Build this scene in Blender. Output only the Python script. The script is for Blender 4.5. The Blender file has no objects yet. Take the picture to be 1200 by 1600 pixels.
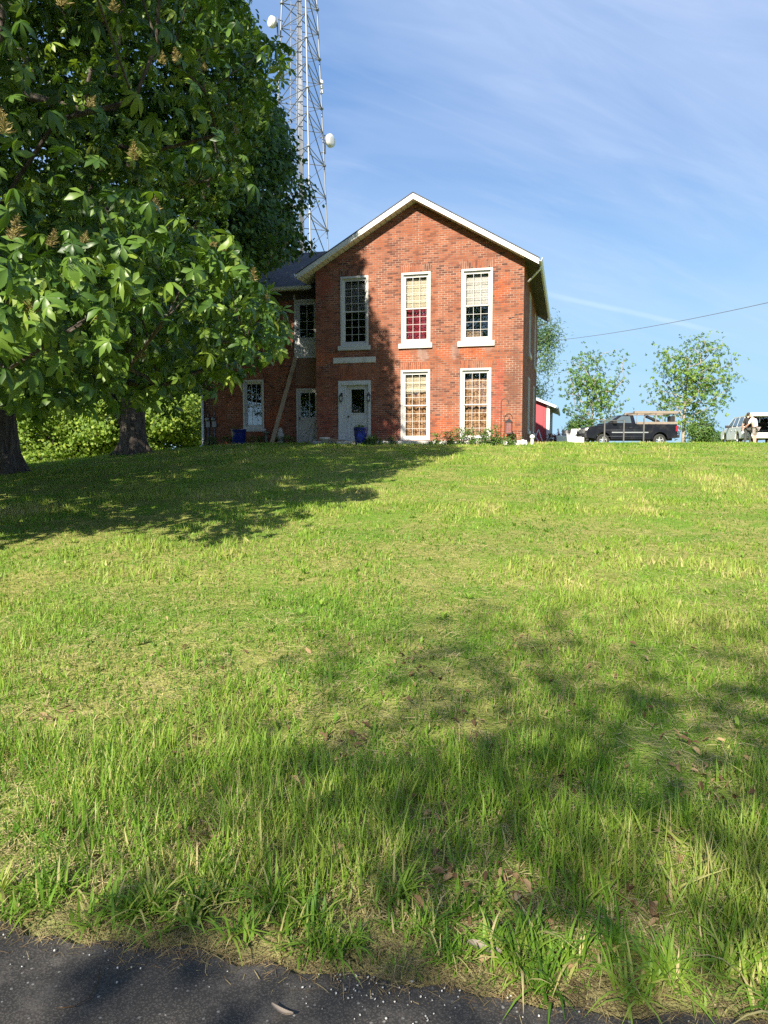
import bpy, bmesh, math, random
import numpy as np
from mathutils import Vector, Matrix
random.seed(7); rng = np.random.default_rng(11)
SC = bpy.context.scene
COL = SC.collection
R = math.radians
PI = math.pi

# ------------------------------------------------------------------ camera
F_PX = 1128.96            # focal length in photo pixels (1200 x 1600)
PITCH = R(4.7005)
EYE = np.array([0., 0., 1.6])
cd = bpy.data.cameras.new('camera'); cam = bpy.data.objects.new('camera', cd); COL.objects.link(cam)
cam.location = EYE; cam.rotation_euler = (PI / 2 - PITCH, 0, 0)
cd.sensor_fit = 'VERTICAL'; cd.sensor_height = 24; cd.sensor_width = 18; cd.lens = F_PX / 1600 * 24
cd.clip_start = 0.05; cd.clip_end = 5000
SC.camera = cam
SC.render.resolution_x = 768; SC.render.resolution_y = 1024

# ------------------------------------------------------------------ light
SUN_EL = R(35.0); SUN_AZ = R(200.5)         # azimuth measured from +Y towards +X, where the sun stands
TO_SUN = np.array([math.sin(SUN_AZ) * math.cos(SUN_EL), math.cos(SUN_AZ) * math.cos(SUN_EL), math.sin(SUN_EL)])
ld = bpy.data.lights.new('sun', 'SUN'); sun = bpy.data.objects.new('sun', ld); COL.objects.link(sun)
ld.energy = 4.8; ld.angle = R(0.53); ld.color = (1.0, 0.92, 0.78)
sun.rotation_euler = Vector(TO_SUN).to_track_quat('Z', 'Y').to_euler()
sun.location = (-20, -60, 60)

world = bpy.data.worlds.new('World'); SC.world = world; world.use_nodes = True
SC.view_settings.view_transform = 'Standard'; SC.view_settings.look = 'None'
SC.view_settings.exposure = 1.4; SC.view_settings.gamma = 1.0
SC.view_settings.use_curve_mapping = False
try:
    SC.cycles.max_bounces = 7; SC.cycles.transparent_max_bounces = 12
    SC.cycles.diffuse_bounces = 4; SC.cycles.transmission_bounces = 4; SC.cycles.glossy_bounces = 3
    SC.cycles.use_denoising = False; SC.cycles.sample_clamp_indirect = 6
except Exception: pass


class NT:
    """small node-tree helper"""
    def __init__(s, tree): s.t = tree; s.n = tree.nodes; s.l = tree.links
    def new(s, kind, **kw):
        n = s.n.new(kind)
        for k, v in kw.items(): setattr(n, k, v)
        return n
    def put(s, sock, v):
        if hasattr(v, 'is_linked') or isinstance(v, bpy.types.NodeSocket): s.l.new(v, sock)
        else:
            if isinstance(v, (tuple, list)) and len(v) == 3 and sock.type == 'RGBA': v = (*v, 1)
            sock.default_value = v
    def math(s, op, a, b=0.0, c=None, clamp=False):
        n = s.new('ShaderNodeMath', operation=op); n.use_clamp = clamp
        s.put(n.inputs[0], a); s.put(n.inputs[1], b)
        if c is not None: s.put(n.inputs[2], c)
        return n.outputs[0]
    def mix(s, f, a, b, mode='MIX'):
        n = s.new('ShaderNodeMix', data_type='RGBA', blend_type=mode); n.clamp_factor = True
        s.put(n.inputs['Factor'], f); s.put(n.inputs[6], a); s.put(n.inputs[7], b)
        return n.outputs[2]
    def noise(s, vec, scale, detail=3.0, rough=0.55, dist=0.0):
        n = s.new('ShaderNodeTexNoise'); s.put(n.inputs['Vector'], vec)
        n.inputs['Scale'].default_value = scale; n.inputs['Detail'].default_value = detail
        n.inputs['Roughness'].default_value = rough; n.inputs['Distortion'].default_value = dist
        return n.outputs['Fac']
    def ramp(s, f, stops, interp='LINEAR'):
        n = s.new('ShaderNodeValToRGB'); s.put(n.inputs[0], f); cr = n.color_ramp; cr.interpolation = interp
        while len(cr.elements) < len(stops): cr.elements.new(0.5)
        for e, (p, c) in zip(cr.elements, stops):
            e.position = p; e.color = (*c, 1) if len(c) == 3 else c
        return n.outputs[0]
    def rng(s, v, a, b, c=0.0, d=1.0, smooth=True):
        n = s.new('ShaderNodeMapRange', interpolation_type='SMOOTHSTEP' if smooth else 'LINEAR')
        s.put(n.inputs[0], v); n.inputs[1].default_value = a; n.inputs[2].default_value = b
        n.inputs[3].default_value = c; n.inputs[4].default_value = d
        return n.outputs[0]
    def sep(s, v):
        n = s.new('ShaderNodeSeparateXYZ'); s.l.new(v, n.inputs[0]); return n.outputs
    def comb(s, x=0.0, y=0.0, z=0.0):
        n = s.new('ShaderNodeCombineXYZ'); s.put(n.inputs[0], x); s.put(n.inputs[1], y); s.put(n.inputs[2], z); return n.outputs[0]


# sky: physical daylight sky with thin high cloud and one contrail, all as functions of view direction
w = NT(world.node_tree); w.n.clear()
out = w.new('ShaderNodeOutputWorld'); bg = w.new('ShaderNodeBackground'); bg.inputs['Strength'].default_value = 0.062
sky = w.new('ShaderNodeTexSky', sky_type='NISHITA'); sky.sun_disc = False
sky.sun_elevation = SUN_EL; sky.sun_rotation = SUN_AZ; sky.altitude = 200; sky.air_density = 1.0; sky.dust_density = 0.6; sky.ozone_density = 2.2
tc = w.new('ShaderNodeTexCoord'); dx, dy, dz = w.sep(tc.outputs['Generated'])
den = w.math('ADD', w.math('MAXIMUM', dz, 0.0), 0.22)
px = w.math('DIVIDE', dx, den); py = w.math('DIVIDE', dy, den)
ca, sa = math.cos(R(-28)), math.sin(R(-28))
rx = w.math('ADD', w.math('MULTIPLY', px, ca), w.math('MULTIPLY', py, -sa))
ry = w.math('ADD', w.math('MULTIPLY', px, sa), w.math('MULTIPLY', py, ca))
v1 = w.comb(w.math('MULTIPLY', rx, 0.55), w.math('MULTIPLY', ry, 1.25), 3.7)
v2 = w.comb(w.math('MULTIPLY', rx, 0.5), w.math('MULTIPLY', ry, 2.6), 1.3)
c1 = w.rng(w.noise(v1, 1.25, 5, 0.55, 0.6), 0.32, 0.66)
c2 = w.rng(w.noise(v2, 2.6, 8, 0.62, 0.9), 0.45, 0.80)
cl = w.math('ADD', w.math('MULTIPLY', c1, 0.62), w.math('MULTIPLY', c2, 0.34), clamp=True)
# contrail: a thin great circle with ragged edge
n0 = np.cross(np.array([0.2234, 0.9537, 0.2014]), np.array([0.4278, 0.8927, 0.1413])); n0 /= np.linalg.norm(n0)
plane = w.math('ADD', w.math('ADD', w.math('MULTIPLY', dx, n0[0]), w.math('MULTIPLY', dy, n0[1])), w.math('MULTIPLY', dz, n0[2]))
wob = w.math('MULTIPLY', w.math('SUBTRACT', w.noise(tc.outputs['Generated'], 9, 4), 0.5), 0.006)
tr = w.rng(w.math('ABSOLUTE', w.math('ADD', plane, wob)), 0.0006, 0.0048, 1.0, 0.0)
tr = w.math('MULTIPLY', tr, w.math('MULTIPLY', w.rng(dx, 0.18, 0.25), w.rng(dx, 0.36, 0.45, 1, 0)))
tr = w.math('MULTIPLY', tr, w.math('ADD', w.noise(tc.outputs['Generated'], 22, 3), 0.35))
skyc = w.mix(0.6, sky.outputs[0], (1.2, 2.6, 5.4))
low = w.rng(dz, 0.0, 0.42, 1, 0)
cloud_col = w.mix(low, (3.6, 4.5, 6.3), (3.2, 4.9, 6.4))
skyc = w.mix(w.math('MULTIPLY', low, 0.8), skyc, (2.7, 4.8, 6.7))
w.put(bg.inputs['Color'], w.mix(w.math('MULTIPLY', tr, 0.38), w.mix(w.math('MULTIPLY', cl, 0.95), skyc, cloud_col), (4.6, 5.9, 6.9)))
w.l.new(bg.outputs[0], out.inputs[0])

# ------------------------------------------------------------------ ground shape
RE0, RES = 2.10, -0.18                                  # edge of the road: y = RE0 + RES * x
def smooth(a, b, x):
    t = np.clip((x - a) / (b - a), 0, 1); return t * t * (3 - 2 * t)
class VN:
    """tileable value noise for scattering"""
    def __init__(s, seed, n=128): s.g = np.random.default_rng(seed).random((n, n)); s.n = n
    def __call__(s, x, y):
        x = np.asarray(x, float); y = np.asarray(y, float)
        xi = np.floor(x).astype(int); yi = np.floor(y).astype(int); fx = x - xi; fy = y - yi
        fx = fx * fx * (3 - 2 * fx); fy = fy * fy * (3 - 2 * fy); n = s.n; g = s.g
        a = g[xi % n, yi % n]; b = g[(xi + 1) % n, yi % n]; c = g[xi % n, (yi + 1) % n]; d = g[(xi + 1) % n, (yi + 1) % n]
        return (a * (1 - fx) + b * fx) * (1 - fy) + (c * (1 - fx) + d * fx) * fy
vnA, vnB, vnC, vnD = VN(1), VN(2), VN(3), VN(4)
def edge_y(x): return RE0 + RES * x
def ground_z(x, y):
    x = np.asarray(x, float); y = np.asarray(y, float)
    s = y - edge_y(x)
    h = y - RE0 - RES * x / (1 + (np.maximum(s, 0) / 5) ** 2)
    t = h / 25.0
    z = np.where(t < 0.9, 1.97 * t, 0)
    z = np.where(t >= 0.9, 1.97 * (0.9 + 0.1 * (1 - np.exp(-(np.maximum(t, .9) - 0.9) / 0.1))), z)
    z = z + 0.10 * smooth(28, 45, y)
    far = np.clip((y - 70) / 500, 0, 1); z = z - 3.0 * far
    xl = np.clip(-x - 3, 0, 20); z = z - 0.008 * xl ** 2 * smooth(11, 28, y)
    bump = (vnA(x * 0.9 + 50, y * 0.9 + 50) - .5) * 0.07 + (vnB(x * 3 + 50, y * 3 + 50) - .5) * 0.025
    z = z + bump * smooth(0.0, 1.5, s) * (1 - smooth(24, 27, y))
    return np.where(s <= 0, -0.03, np.maximum(z, -0.03 + 0.0 * s) * smooth(-0.05, 0.6, s) + 0.012 * smooth(0, .08, s) - 0.03 * (1 - smooth(-.05, .1, s)))
def gz(x, y): return float(ground_z(x, y))

def ray(px, py):
    x = (px - 600) / F_PX; y = -(py - 800) / F_PX; c, s = math.cos(PITCH), math.sin(PITCH)
    return np.array([x, c + y * s, -s + y * c])
def at(px, py, Y): r = ray(px, py); return EYE + r * (Y / r[1])
def to_px(P):
    P = np.asarray(P, float) - EYE; c, s = math.cos(PITCH), math.sin(PITCH)
    fw = P[..., 1] * c - P[..., 2] * s; up = P[..., 1] * s + P[..., 2] * c
    fw = np.where(np.abs(fw) < 1e-6, 1e-6, fw)
    return 600 + F_PX * P[..., 0] / fw, 800 - F_PX * up / fw, fw

# ------------------------------------------------------------------ object helpers
def tag(o, label=None, cat=None, group=None, kind=None):
    if label: o['label'] = label
    if cat: o['category'] = cat
    if group: o['group'] = group
    if kind: o['kind'] = kind
    return o
def thing(name, label, cat, loc=(0, 0, 0), rz=0.0, group=None):
    o = bpy.data.objects.new(name, None); COL.objects.link(o); o.empty_display_size = 0.3
    o.location = loc; o.rotation_euler = (0, 0, rz)
    return tag(o, label, cat, group)
def link(name, me, mat, parent=None):
    o = bpy.data.objects.new(name, me); COL.objects.link(o)
    if mat is not None:
        for m in (mat if isinstance(mat, (list, tuple)) else [mat]): me.materials.append(m)
    if parent is not None: o.parent = parent
    return o
def copy_tree(o, parent=None):
    c = o.copy(); COL.objects.link(c); c.parent = parent
    for ch in list(o.children): copy_tree(ch, c)
    return c

class MB:
    """collects primitives, then builds ONE mesh object"""
    def __init__(s): s.v = []; s.f = []; s.m = []; s.sm = []
    def add(s, vs, fs, mi=0, smooth=False):
        k = len(s.v); s.v.extend([tuple(map(float, p)) for p in vs])
        for f in fs: s.f.append([i + k for i in f]); s.m.append(mi); s.sm.append(smooth)
        return s
    def box(s, x0, x1, y0, y1, z0, z1, mi=0):
        vs = [(x0, y0, z0), (x1, y0, z0), (x1, y1, z0), (x0, y1, z0), (x0, y0, z1), (x1, y0, z1), (x1, y1, z1), (x0, y1, z1)]
        return s.add(vs, [(0, 3, 2, 1), (4, 5, 6, 7), (0, 1, 5, 4), (1, 2, 6, 5), (2, 3, 7, 6), (3, 0, 4, 7)], mi)
    def bar(s, a, b, w, d=None, mi=0, up=(0, 0, 1)):
        """rectangular bar from a to b"""
        a = Vector(a); b = Vector(b); d = w if d is None else d
        t = (b - a).normalized(); u = Vector(up)
        if abs(t.dot(u)) > 0.99: u = Vector((0, 1, 0))
        n = t.cross(u).normalized(); u = n.cross(t)
        vs = []
        for p in (a, b):
            for i, j in ((-1, -1), (1, -1), (1, 1), (-1, 1)): vs.append(p + n * (i * w / 2) + u * (j * d / 2))
        return s.add(vs, [(3, 2, 1, 0), (4, 5, 6, 7), (0, 1, 5, 4), (1, 2, 6, 5), (2, 3, 7, 6), (3, 0, 4, 7)], mi)
    def tube(s, pts, rad, n=8, mi=0, cap=True, smooth=True, wob=0.0, seed=0):
        pts = [Vector(p) for p in pts]; rs = rad if hasattr(rad, '__len__') else [rad] * len(pts)
        rr = random.Random(seed); vs = []; fs = []
        ref = Vector((0.31, 0.95, 0.1)).normalized()
        ph = [1 + wob * (rr.random() - .5) for _ in range(n)]
        for i, p in enumerate(pts):
            t = (pts[min(i + 1, len(pts) - 1)] - pts[max(i - 1, 0)])
            t = t.normalized() if t.length > 1e-9 else Vector((0, 0, 1))
            if abs(t.dot(ref)) > .97: ref = Vector((1, 0, 0))
            u = t.cross(ref).normalized(); v = t.cross(u)
            for k in range(n):
                a = 2 * PI * k / n; q = rs[i] * ph[k] * (1 + wob * .6 * (rr.random() - .5))
                vs.append(p + u * (math.cos(a) * q) + v * (math.sin(a) * q))
        for i in range(len(pts) - 1):
            for k in range(n):
                a = i * n + k; b = i * n + (k + 1) % n; fs.append((a, a + n, b + n, b))
        if cap: fs.append(tuple(range(n))); fs.append(tuple(range((len(pts) - 1) * n, len(pts) * n))[::-1])
        return s.add(vs, fs, mi, smooth)
    def cyl(s, c, r, h, n=16, mi=0, axis='Z', r2=None):
        r2 = r if r2 is None else r2; d = {'X': (1, 0, 0), 'Y': (0, 1, 0), 'Z': (0, 0, 1)}[axis]
        return s.tube([c, Vector(c) + Vector(d) * h], [r, r2], n, mi)
    def lathe(s, c, prof, n=20, mi=0):
        vs = []; fs = []
        for r, z in prof:
            for k in range(n): a = 2 * PI * k / n; vs.append((c[0] + r * math.cos(a), c[1] + r * math.sin(a), c[2] + z))
        for i in range(len(prof) - 1):
            for k in range(n): a = i * n + k; b = i * n + (k + 1) % n; fs.append((a, b, b + n, a + n))
        fs.append(tuple(range(n))[::-1]); fs.append(tuple(range((len(prof) - 1) * n, len(prof) * n)))
        return s.add(vs, fs, mi, True)
    def prism(s, prof, y0, y1, mi=0):
        """polygon in (x, z), extruded in y"""
        n = len(prof); vs = [(x, y0, z) for x, z in prof] + [(x, y1, z) for x, z in prof]
        fs = [tuple(range(n)), tuple(range(n, 2 * n))[::-1]]
        fs += [(i, i + n, (i + 1) % n + n, (i + 1) % n) for i in range(n)]
        return s.add(vs, fs, mi)
    def build(s, name, mat, parent=None, bevel=0.0, seg=2):
        me = bpy.data.meshes.new(name); me.from_pydata(s.v, [], s.f)
        me.polygons.foreach_set('material_index', s.m); me.polygons.foreach_set('use_smooth', s.sm)
        bm = bmesh.new(); bm.from_mesh(me)
        if bevel > 0:
            es = [e for e in bm.edges if len(e.link_faces) == 2 and e.calc_face_angle(0) > 0.6]
            bmesh.ops.bevel(bm, geom=es, offset=bevel, segments=seg, affect='EDGES', profile=0.6, clamp_overlap=True)
        bmesh.ops.recalc_face_normals(bm, faces=bm.faces); bm.to_mesh(me); bm.free(); me.update()
        return link(name, me, mat, parent)

def raw_mesh(name, verts, faces, tint=None, smooth=False):
    """fast mesh from numpy: verts (N,3), faces (M,k)"""
    me = bpy.data.meshes.new(name); N = len(verts); M, k = faces.shape
    me.vertices.add(N); me.vertices.foreach_set('co', np.ascontiguousarray(verts, dtype=np.float32).ravel())
    me.loops.add(M * k); me.loops.foreach_set('vertex_index', np.ascontiguousarray(faces, dtype=np.int32).ravel())
    me.polygons.add(M); me.polygons.foreach_set('loop_start', np.arange(0, M * k, k, dtype=np.int32))
    try: me.polygons.foreach_set('loop_total', np.full(M, k, dtype=np.int32))
    except Exception: pass
    if smooth: me.polygons.foreach_set('use_smooth', np.ones(M, dtype=bool))
    if tint is not None:
        a = me.attributes.new('tint', 'FLOAT', 'POINT'); a.data.foreach_set('value', np.ascontiguousarray(tint, dtype=np.float32))
    me.update(calc_edges=True)
    return me
def scatter(tv, tf, P, M, tint=None):
    """instances of template (tv, tf) under 3x3 matrices M at P; returns verts, faces, tint"""
    n = len(tv); N = len(P)
    V = np.einsum('nij,kj->nki', M, tv) + P[:, None, :]
    Fc = (tf[None] + (np.arange(N) * n)[:, None, None]).reshape(-1, tf.shape[1])
    T = None if tint is None else np.repeat(tint, n)
    return V.reshape(-1, 3), Fc, T
def join(parts):
    vs, fs, ts, k = [], [], [], 0
    for v, f, t in parts: vs.append(v); fs.append(f + k); ts.append(t); k += len(v)
    return np.concatenate(vs), np.concatenate(fs), np.concatenate(ts)
def basis(normal, yaw):
    """rotation matrices whose z axis is normal, spun by yaw"""
    z = normal / np.linalg.norm(normal, axis=1, keepdims=True)
    ref = np.where(np.abs(z[:, 2:3]) > .98, np.array([[1., 0, 0]]), np.array([[0., 0, 1]]))
    x = np.cross(ref, z); x /= np.linalg.norm(x, axis=1, keepdims=True); y = np.cross(z, x)
    c, s = np.cos(yaw)[:, None], np.sin(yaw)[:, None]
    return np.stack([x * c + y * s, -x * s + y * c, z], axis=2)

# ------------------------------------------------------------------ materials
def mat(name):
    m = bpy.data.materials.new(name); m.use_nodes = True; t = NT(m.node_tree)
    b = [n for n in t.n if n.type == 'BSDF_PRINCIPLED'][0]
    return m, t, b
def paint(name, col, rough=0.5, var=0.12, scale=6.0, metal=0.0, dirt=None, dirt_amt=0.3, dscale=3.0, spec=None, bump=0.0):
    m, t, b = mat(name); c = t.new('ShaderNodeTexCoord').outputs['Object']
    n = t.noise(c, scale, 5)
    k = t.mix(n, tuple(x * (1 - var) for x in col), tuple(min(1, x * (1 + var)) for x in col))
    if dirt is not None:
        d = t.rng(t.noise(c, dscale, 7, 0.65, 0.4), 0.62 - dirt_amt * .3, 0.72 - dirt_amt * .2)
        k = t.mix(t.math('MULTIPLY', d, min(1, dirt_amt * 2)), k, dirt)
    t.put(b.inputs['Base Color'], k); b.inputs['Roughness'].default_value = rough; b.inputs['Metallic'].default_value = metal
    if spec is not None: b.inputs['Specular IOR Level'].default_value = spec
    if bump:
        bp = t.new('ShaderNodeBump'); bp.inputs['Strength'].default_value = bump; bp.inputs['Distance'].default_value = .02
        t.put(bp.inputs['Height'], n); t.l.new(bp.outputs[0], b.inputs['Normal'])
    return m

def leaf_mat(name, stops, rough=0.45, trans=0.35, spec=0.35, vscale=1.2, tcol=(1.25, 1.3, 0.55)):
    m, t, b = mat(name)
    at_ = t.new('ShaderNodeAttribute', attribute_name='tint').outputs['Fac']
    c = t.new('ShaderNodeTexCoord').outputs['Object']
    f = t.math('ADD', at_, t.math('MULTIPLY', t.math('SUBTRACT', t.noise(c, vscale, 3), .5), .45), clamp=True)
    k = t.ramp(f, stops)
    t.put(b.inputs['Base Color'], k); b.inputs['Roughness'].default_value = rough; b.inputs['Specular IOR Level'].default_value = spec
    tr = t.new('ShaderNodeBsdfTranslucent'); t.put(tr.inputs['Color'], t.mix(1.0, k, tcol, 'MULTIPLY'))
    mx = t.new('ShaderNodeMixShader'); mx.inputs[0].default_value = trans
    o = [n for n in t.n if n.type == 'OUTPUT_MATERIAL'][0]
    t.l.new(b.outputs[0], mx.inputs[1]); t.l.new(tr.outputs[0], mx.inputs[2]); t.l.new(mx.outputs[0], o.inputs[0])
    return m

def brick_mat(name, vertical=False, tone=(.88, .86, .90), stains=True, dark_edge=False):
    """old soft brick: object coordinates are house coordinates (u along the front, w depth, z up)"""
    m, t, b = mat(name); co = t.new('ShaderNodeTexCoord').outputs['Object']; x, y, z = t.sep(co)
    u = t.math('ADD', x, y)
    wob = t.math('MULTIPLY', t.math('SUBTRACT', t.noise(co, 2.2, 2), .5), 0.02)
    zz = t.math('ADD', z, wob)
    v = t.comb(zz, u, 0.0) if vertical else t.comb(u, zz, 0.0)
    def bricks(c1, c2, mort, bias=0.0, ms=0.0085):
        n = t.new('ShaderNodeTexBrick'); t.put(n.inputs['Vector'], v)
        n.inputs['Color1'].default_value = (*c1, 1); n.inputs['Color2'].default_value = (*c2, 1); n.inputs['Mortar'].default_value = (*mort, 1)
        n.inputs['Scale'].default_value = 1; n.inputs['Mortar Size'].default_value = ms; n.inputs['Mortar Smooth'].default_value = .25
        n.inputs['Bias'].default_value = bias; n.inputs['Brick Width'].default_value = .215 if not vertical else .30
        n.inputs['Row Height'].default_value = .0775
        return n
    n1 = bricks((.0, .0, .0), (1, 1, 1), (.5, .5, .5))
    rnd = t.math('MULTIPLY', n1.outputs['Color'], 1.0)
    k = t.ramp(rnd, [(0, (.095, .042, .030)), (.22, (.15, .058, .037)), (.38, (.222, .080, .045)), (.6, (.268, .095, .051)), (.85, (.305, .112, .058)), (1, (.25, .105, .063))])
    big = t.noise(co, 0.55, 4, 0.6); med = t.noise(co, 2.6, 5, 0.65); fine = t.noise(co, 26, 4)
    k = t.mix(t.rng(big, .40, .68), k, t.mix(.5, k, (.34, .105, .042)))
    k = t.mix(t.math('MULTIPLY', t.rng(med, .52, .70), .55), k, t.mix(.6, k, (.20, .095, .07)))
    k = t.mix(t.math('MULTIPLY', t.math('SUBTRACT', 1, t.rng(med, .28, .42)), .25), k, (.27, .11, .06))
    k = t.mix(t.math('MULTIPLY', t.rng(fine, .5, .75), .35), k, t.mix(.5, k, (.09, .05, .04)))
    if stains:
        def patch(cu, cz, ru, rz, col, amt):
            nonlocal k
            a = t.math('POWER', t.math('DIVIDE', t.math('SUBTRACT', u, cu), ru), 2.0)
            c = t.math('POWER', t.math('DIVIDE', t.math('SUBTRACT', z, cz), rz), 2.0)
            d = t.math('ADD', t.math('SQRT', t.math('ADD', a, c)), t.math('MULTIPLY', t.math('SUBTRACT', med, .5), 2.6))
            f = t.math('MULTIPLY', t.rng(d, .55, 1.05, 1, 0), t.math('MULTIPLY', amt, t.math('ADD', .55, t.math('MULTIPLY', rnd, .6))))
            k = t.mix(f, k, col)
        O = (.43, .092, .026); G = (.27, .23, .20); RD = (.34, .068, .04); DK = (.11, .058, .043)
        for p in ((7.05, 7.35, .34, .55, O, .75), (6.0, 5.25, .75, .28, O, .8), (5.35, 5.28, .2, .34, G, .5), (6.55, 5.35, .25, .2, G, .45),
                  (4.15, 5.2, .24, .38, G, .55), (3.5, 5.2, .42, .25, O, .7), (4.95, 5.25, .36, .28, O, .65), (4.95, 2.6, .7, .5, O, .6),
                  (6.95, 3.6, .22, 1.7, RD, .7), (7.5, 4.1, .35, 1.3, DK, .6), (2.6, 2.5, .9, .5, RD, .65), (.3, 5.2, .5, .35, O, .7),
                  (.2, 7.9, .5, .6, RD, .5), (.35, 3.0, .5, .9, RD, .45), (7.1, 2.45, .6, .35, O, .6), (1.6, 4.6, .8, .3, O, .5),
                  (-1.1, 3.0, .7, .5, O, .8), (-4.0, 3.1, .7, .5, O, .35)):
            patch(*p)
        for p in ((-1.9, 2.7, .4, .5, (.55, .16, .06), .7),): patch(*p)
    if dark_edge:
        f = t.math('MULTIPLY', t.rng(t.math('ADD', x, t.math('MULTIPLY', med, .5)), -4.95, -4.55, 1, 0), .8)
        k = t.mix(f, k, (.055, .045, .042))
    # mortar
    mk = t.mix(t.rng(t.noise(co, 1.7, 4), .35, .65), (.17, .12, .09), (.42, .33, .25))
    mf = t.math('MULTIPLY', n1.outputs['Fac'], t.rng(t.noise(co, 1.1, 4), .25, .6, .5, 1.0))
    k = t.mix(mf, k, mk)
    stv = t.comb(t.math('MULTIPLY', u, 5.0), 0.0, t.math('MULTIPLY', z, .45))
    k = t.mix(t.math('MULTIPLY', t.rng(t.noise(stv, 1.0, 5, .6), .50, .74), .42), k, (.105, .062, .048))
    k = t.mix(t.math('MULTIPLY', t.rng(t.noise(stv, .7, 4, .6), .60, .78), .22), k, (.34, .25, .19))
    k = t.mix(1.0, k, tone, 'MULTIPLY')
    t.put(b.inputs['Base Color'], k); b.inputs['Roughness'].default_value = .92; b.inputs['Specular IOR Level'].default_value = .15
    bp = t.new('ShaderNodeBump'); bp.inputs['Strength'].default_value = .7; bp.inputs['Distance'].default_value = .012
    hgt = t.math('ADD', t.math('SUBTRACT', 1, n1.outputs['Fac']), t.math('MULTIPLY', t.math('ADD', fine, rnd), .35))
    t.put(bp.inputs['Height'], hgt); t.l.new(bp.outputs[0], b.inputs['Normal'])
    return m

M = {}
M['brick'] = brick_mat('old_brick')
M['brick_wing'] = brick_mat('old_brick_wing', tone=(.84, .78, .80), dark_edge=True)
M['brick_arch'] = brick_mat('brick_on_end', vertical=True, stains=False)
M['white'] = paint('white_paint', (.46, .45, .425), .55, .06, 5, dirt=(.42, .40, .36), dirt_amt=.18, dscale=5)
M['white_old'] = paint('peeling_white_paint', (.50, .50, .485), .7, .12, 9, dirt=(.33, .28, .23), dirt_amt=.30, dscale=15, bump=.2)
M['white_trim'] = paint('white_metal_trim', (.62, .62, .605), .4, .05, 3, dirt=(.5, .5, .47), dirt_amt=.1)
M['stone'] = paint('pale_stone', (.52, .50, .45), .85, .15, 7, dirt=(.25, .23, .21), dirt_amt=.35, dscale=4)
M['shingle'] = None
M['post_grey'] = paint('weathered_post', (.11, .11, .105), .8, .2, 6)
M['eave_shade'] = paint('shade_toned_boards', (.085, .085, .07), .85, .25, 4)  # shade under the right-hand eave put into the board colour
M['dark_wood'] = paint('dark_wood', (.06, .045, .035), .8, .3, 9)
M['board'] = paint('weathered_board', (.34, .25, .17), .8, .25, 9, dirt=(.15, .11, .08), dirt_amt=.3)
M['grey_board'] = paint('grey_board', (.42, .40, .36), .8, .2, 9, dirt=(.2, .18, .16), dirt_amt=.3)
M['black_metal'] = paint('black_metal', (.02, .02, .02), .5, .2, 9)
M['galv'] = paint('galvanised_steel', (.20, .215, .23), .55, .12, 3, metal=.55)
M['galv_light'] = paint('bright_galvanised_steel', (.25, .26, .27), .55, .08, 3, metal=.35)
M['galv_dark'] = paint('dull_galvanised_steel', (.17, .185, .21), .5, .15, 3, metal=.5)
M['radome'] = paint('white_radome', (.62, .62, .61), .5, .05, 3)
M['blue_glaze'] = paint('cobalt_glaze', (.008, .017, .13), .2, .25, 5, spec=.5)
M['rubber'] = paint('tyre_rubber', (.022, .022, .022), .85, .2, 12)
M['steel'] = paint('wheel_steel', (.55, .55, .55), .35, .1, 8, metal=.7)
M['concrete'] = paint('concrete', (.40, .38, .34), .9, .15, 5, dirt=(.2, .19, .17), dirt_amt=.3)
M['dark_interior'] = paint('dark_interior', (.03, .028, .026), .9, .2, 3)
M['cream'] = paint('cream_fabric', (.64, .58, .45), .9, .08, 3)
M['white_cloth'] = paint('white_fabric', (.60, .60, .59), .9, .08, 6)
M['grey_cloth'] = paint('grey_fabric', (.30, .30, .31), .9, .2, 4)
M['burgundy'] = paint('burgundy_fabric', (.24, .015, .04), .9, .25, 5)
M['ladder_wood'] = paint('sun_bleached_timber', (.22, .18, .142), .8, .2, 7, dirt=(.3, .2, .13), dirt_amt=.3)

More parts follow.
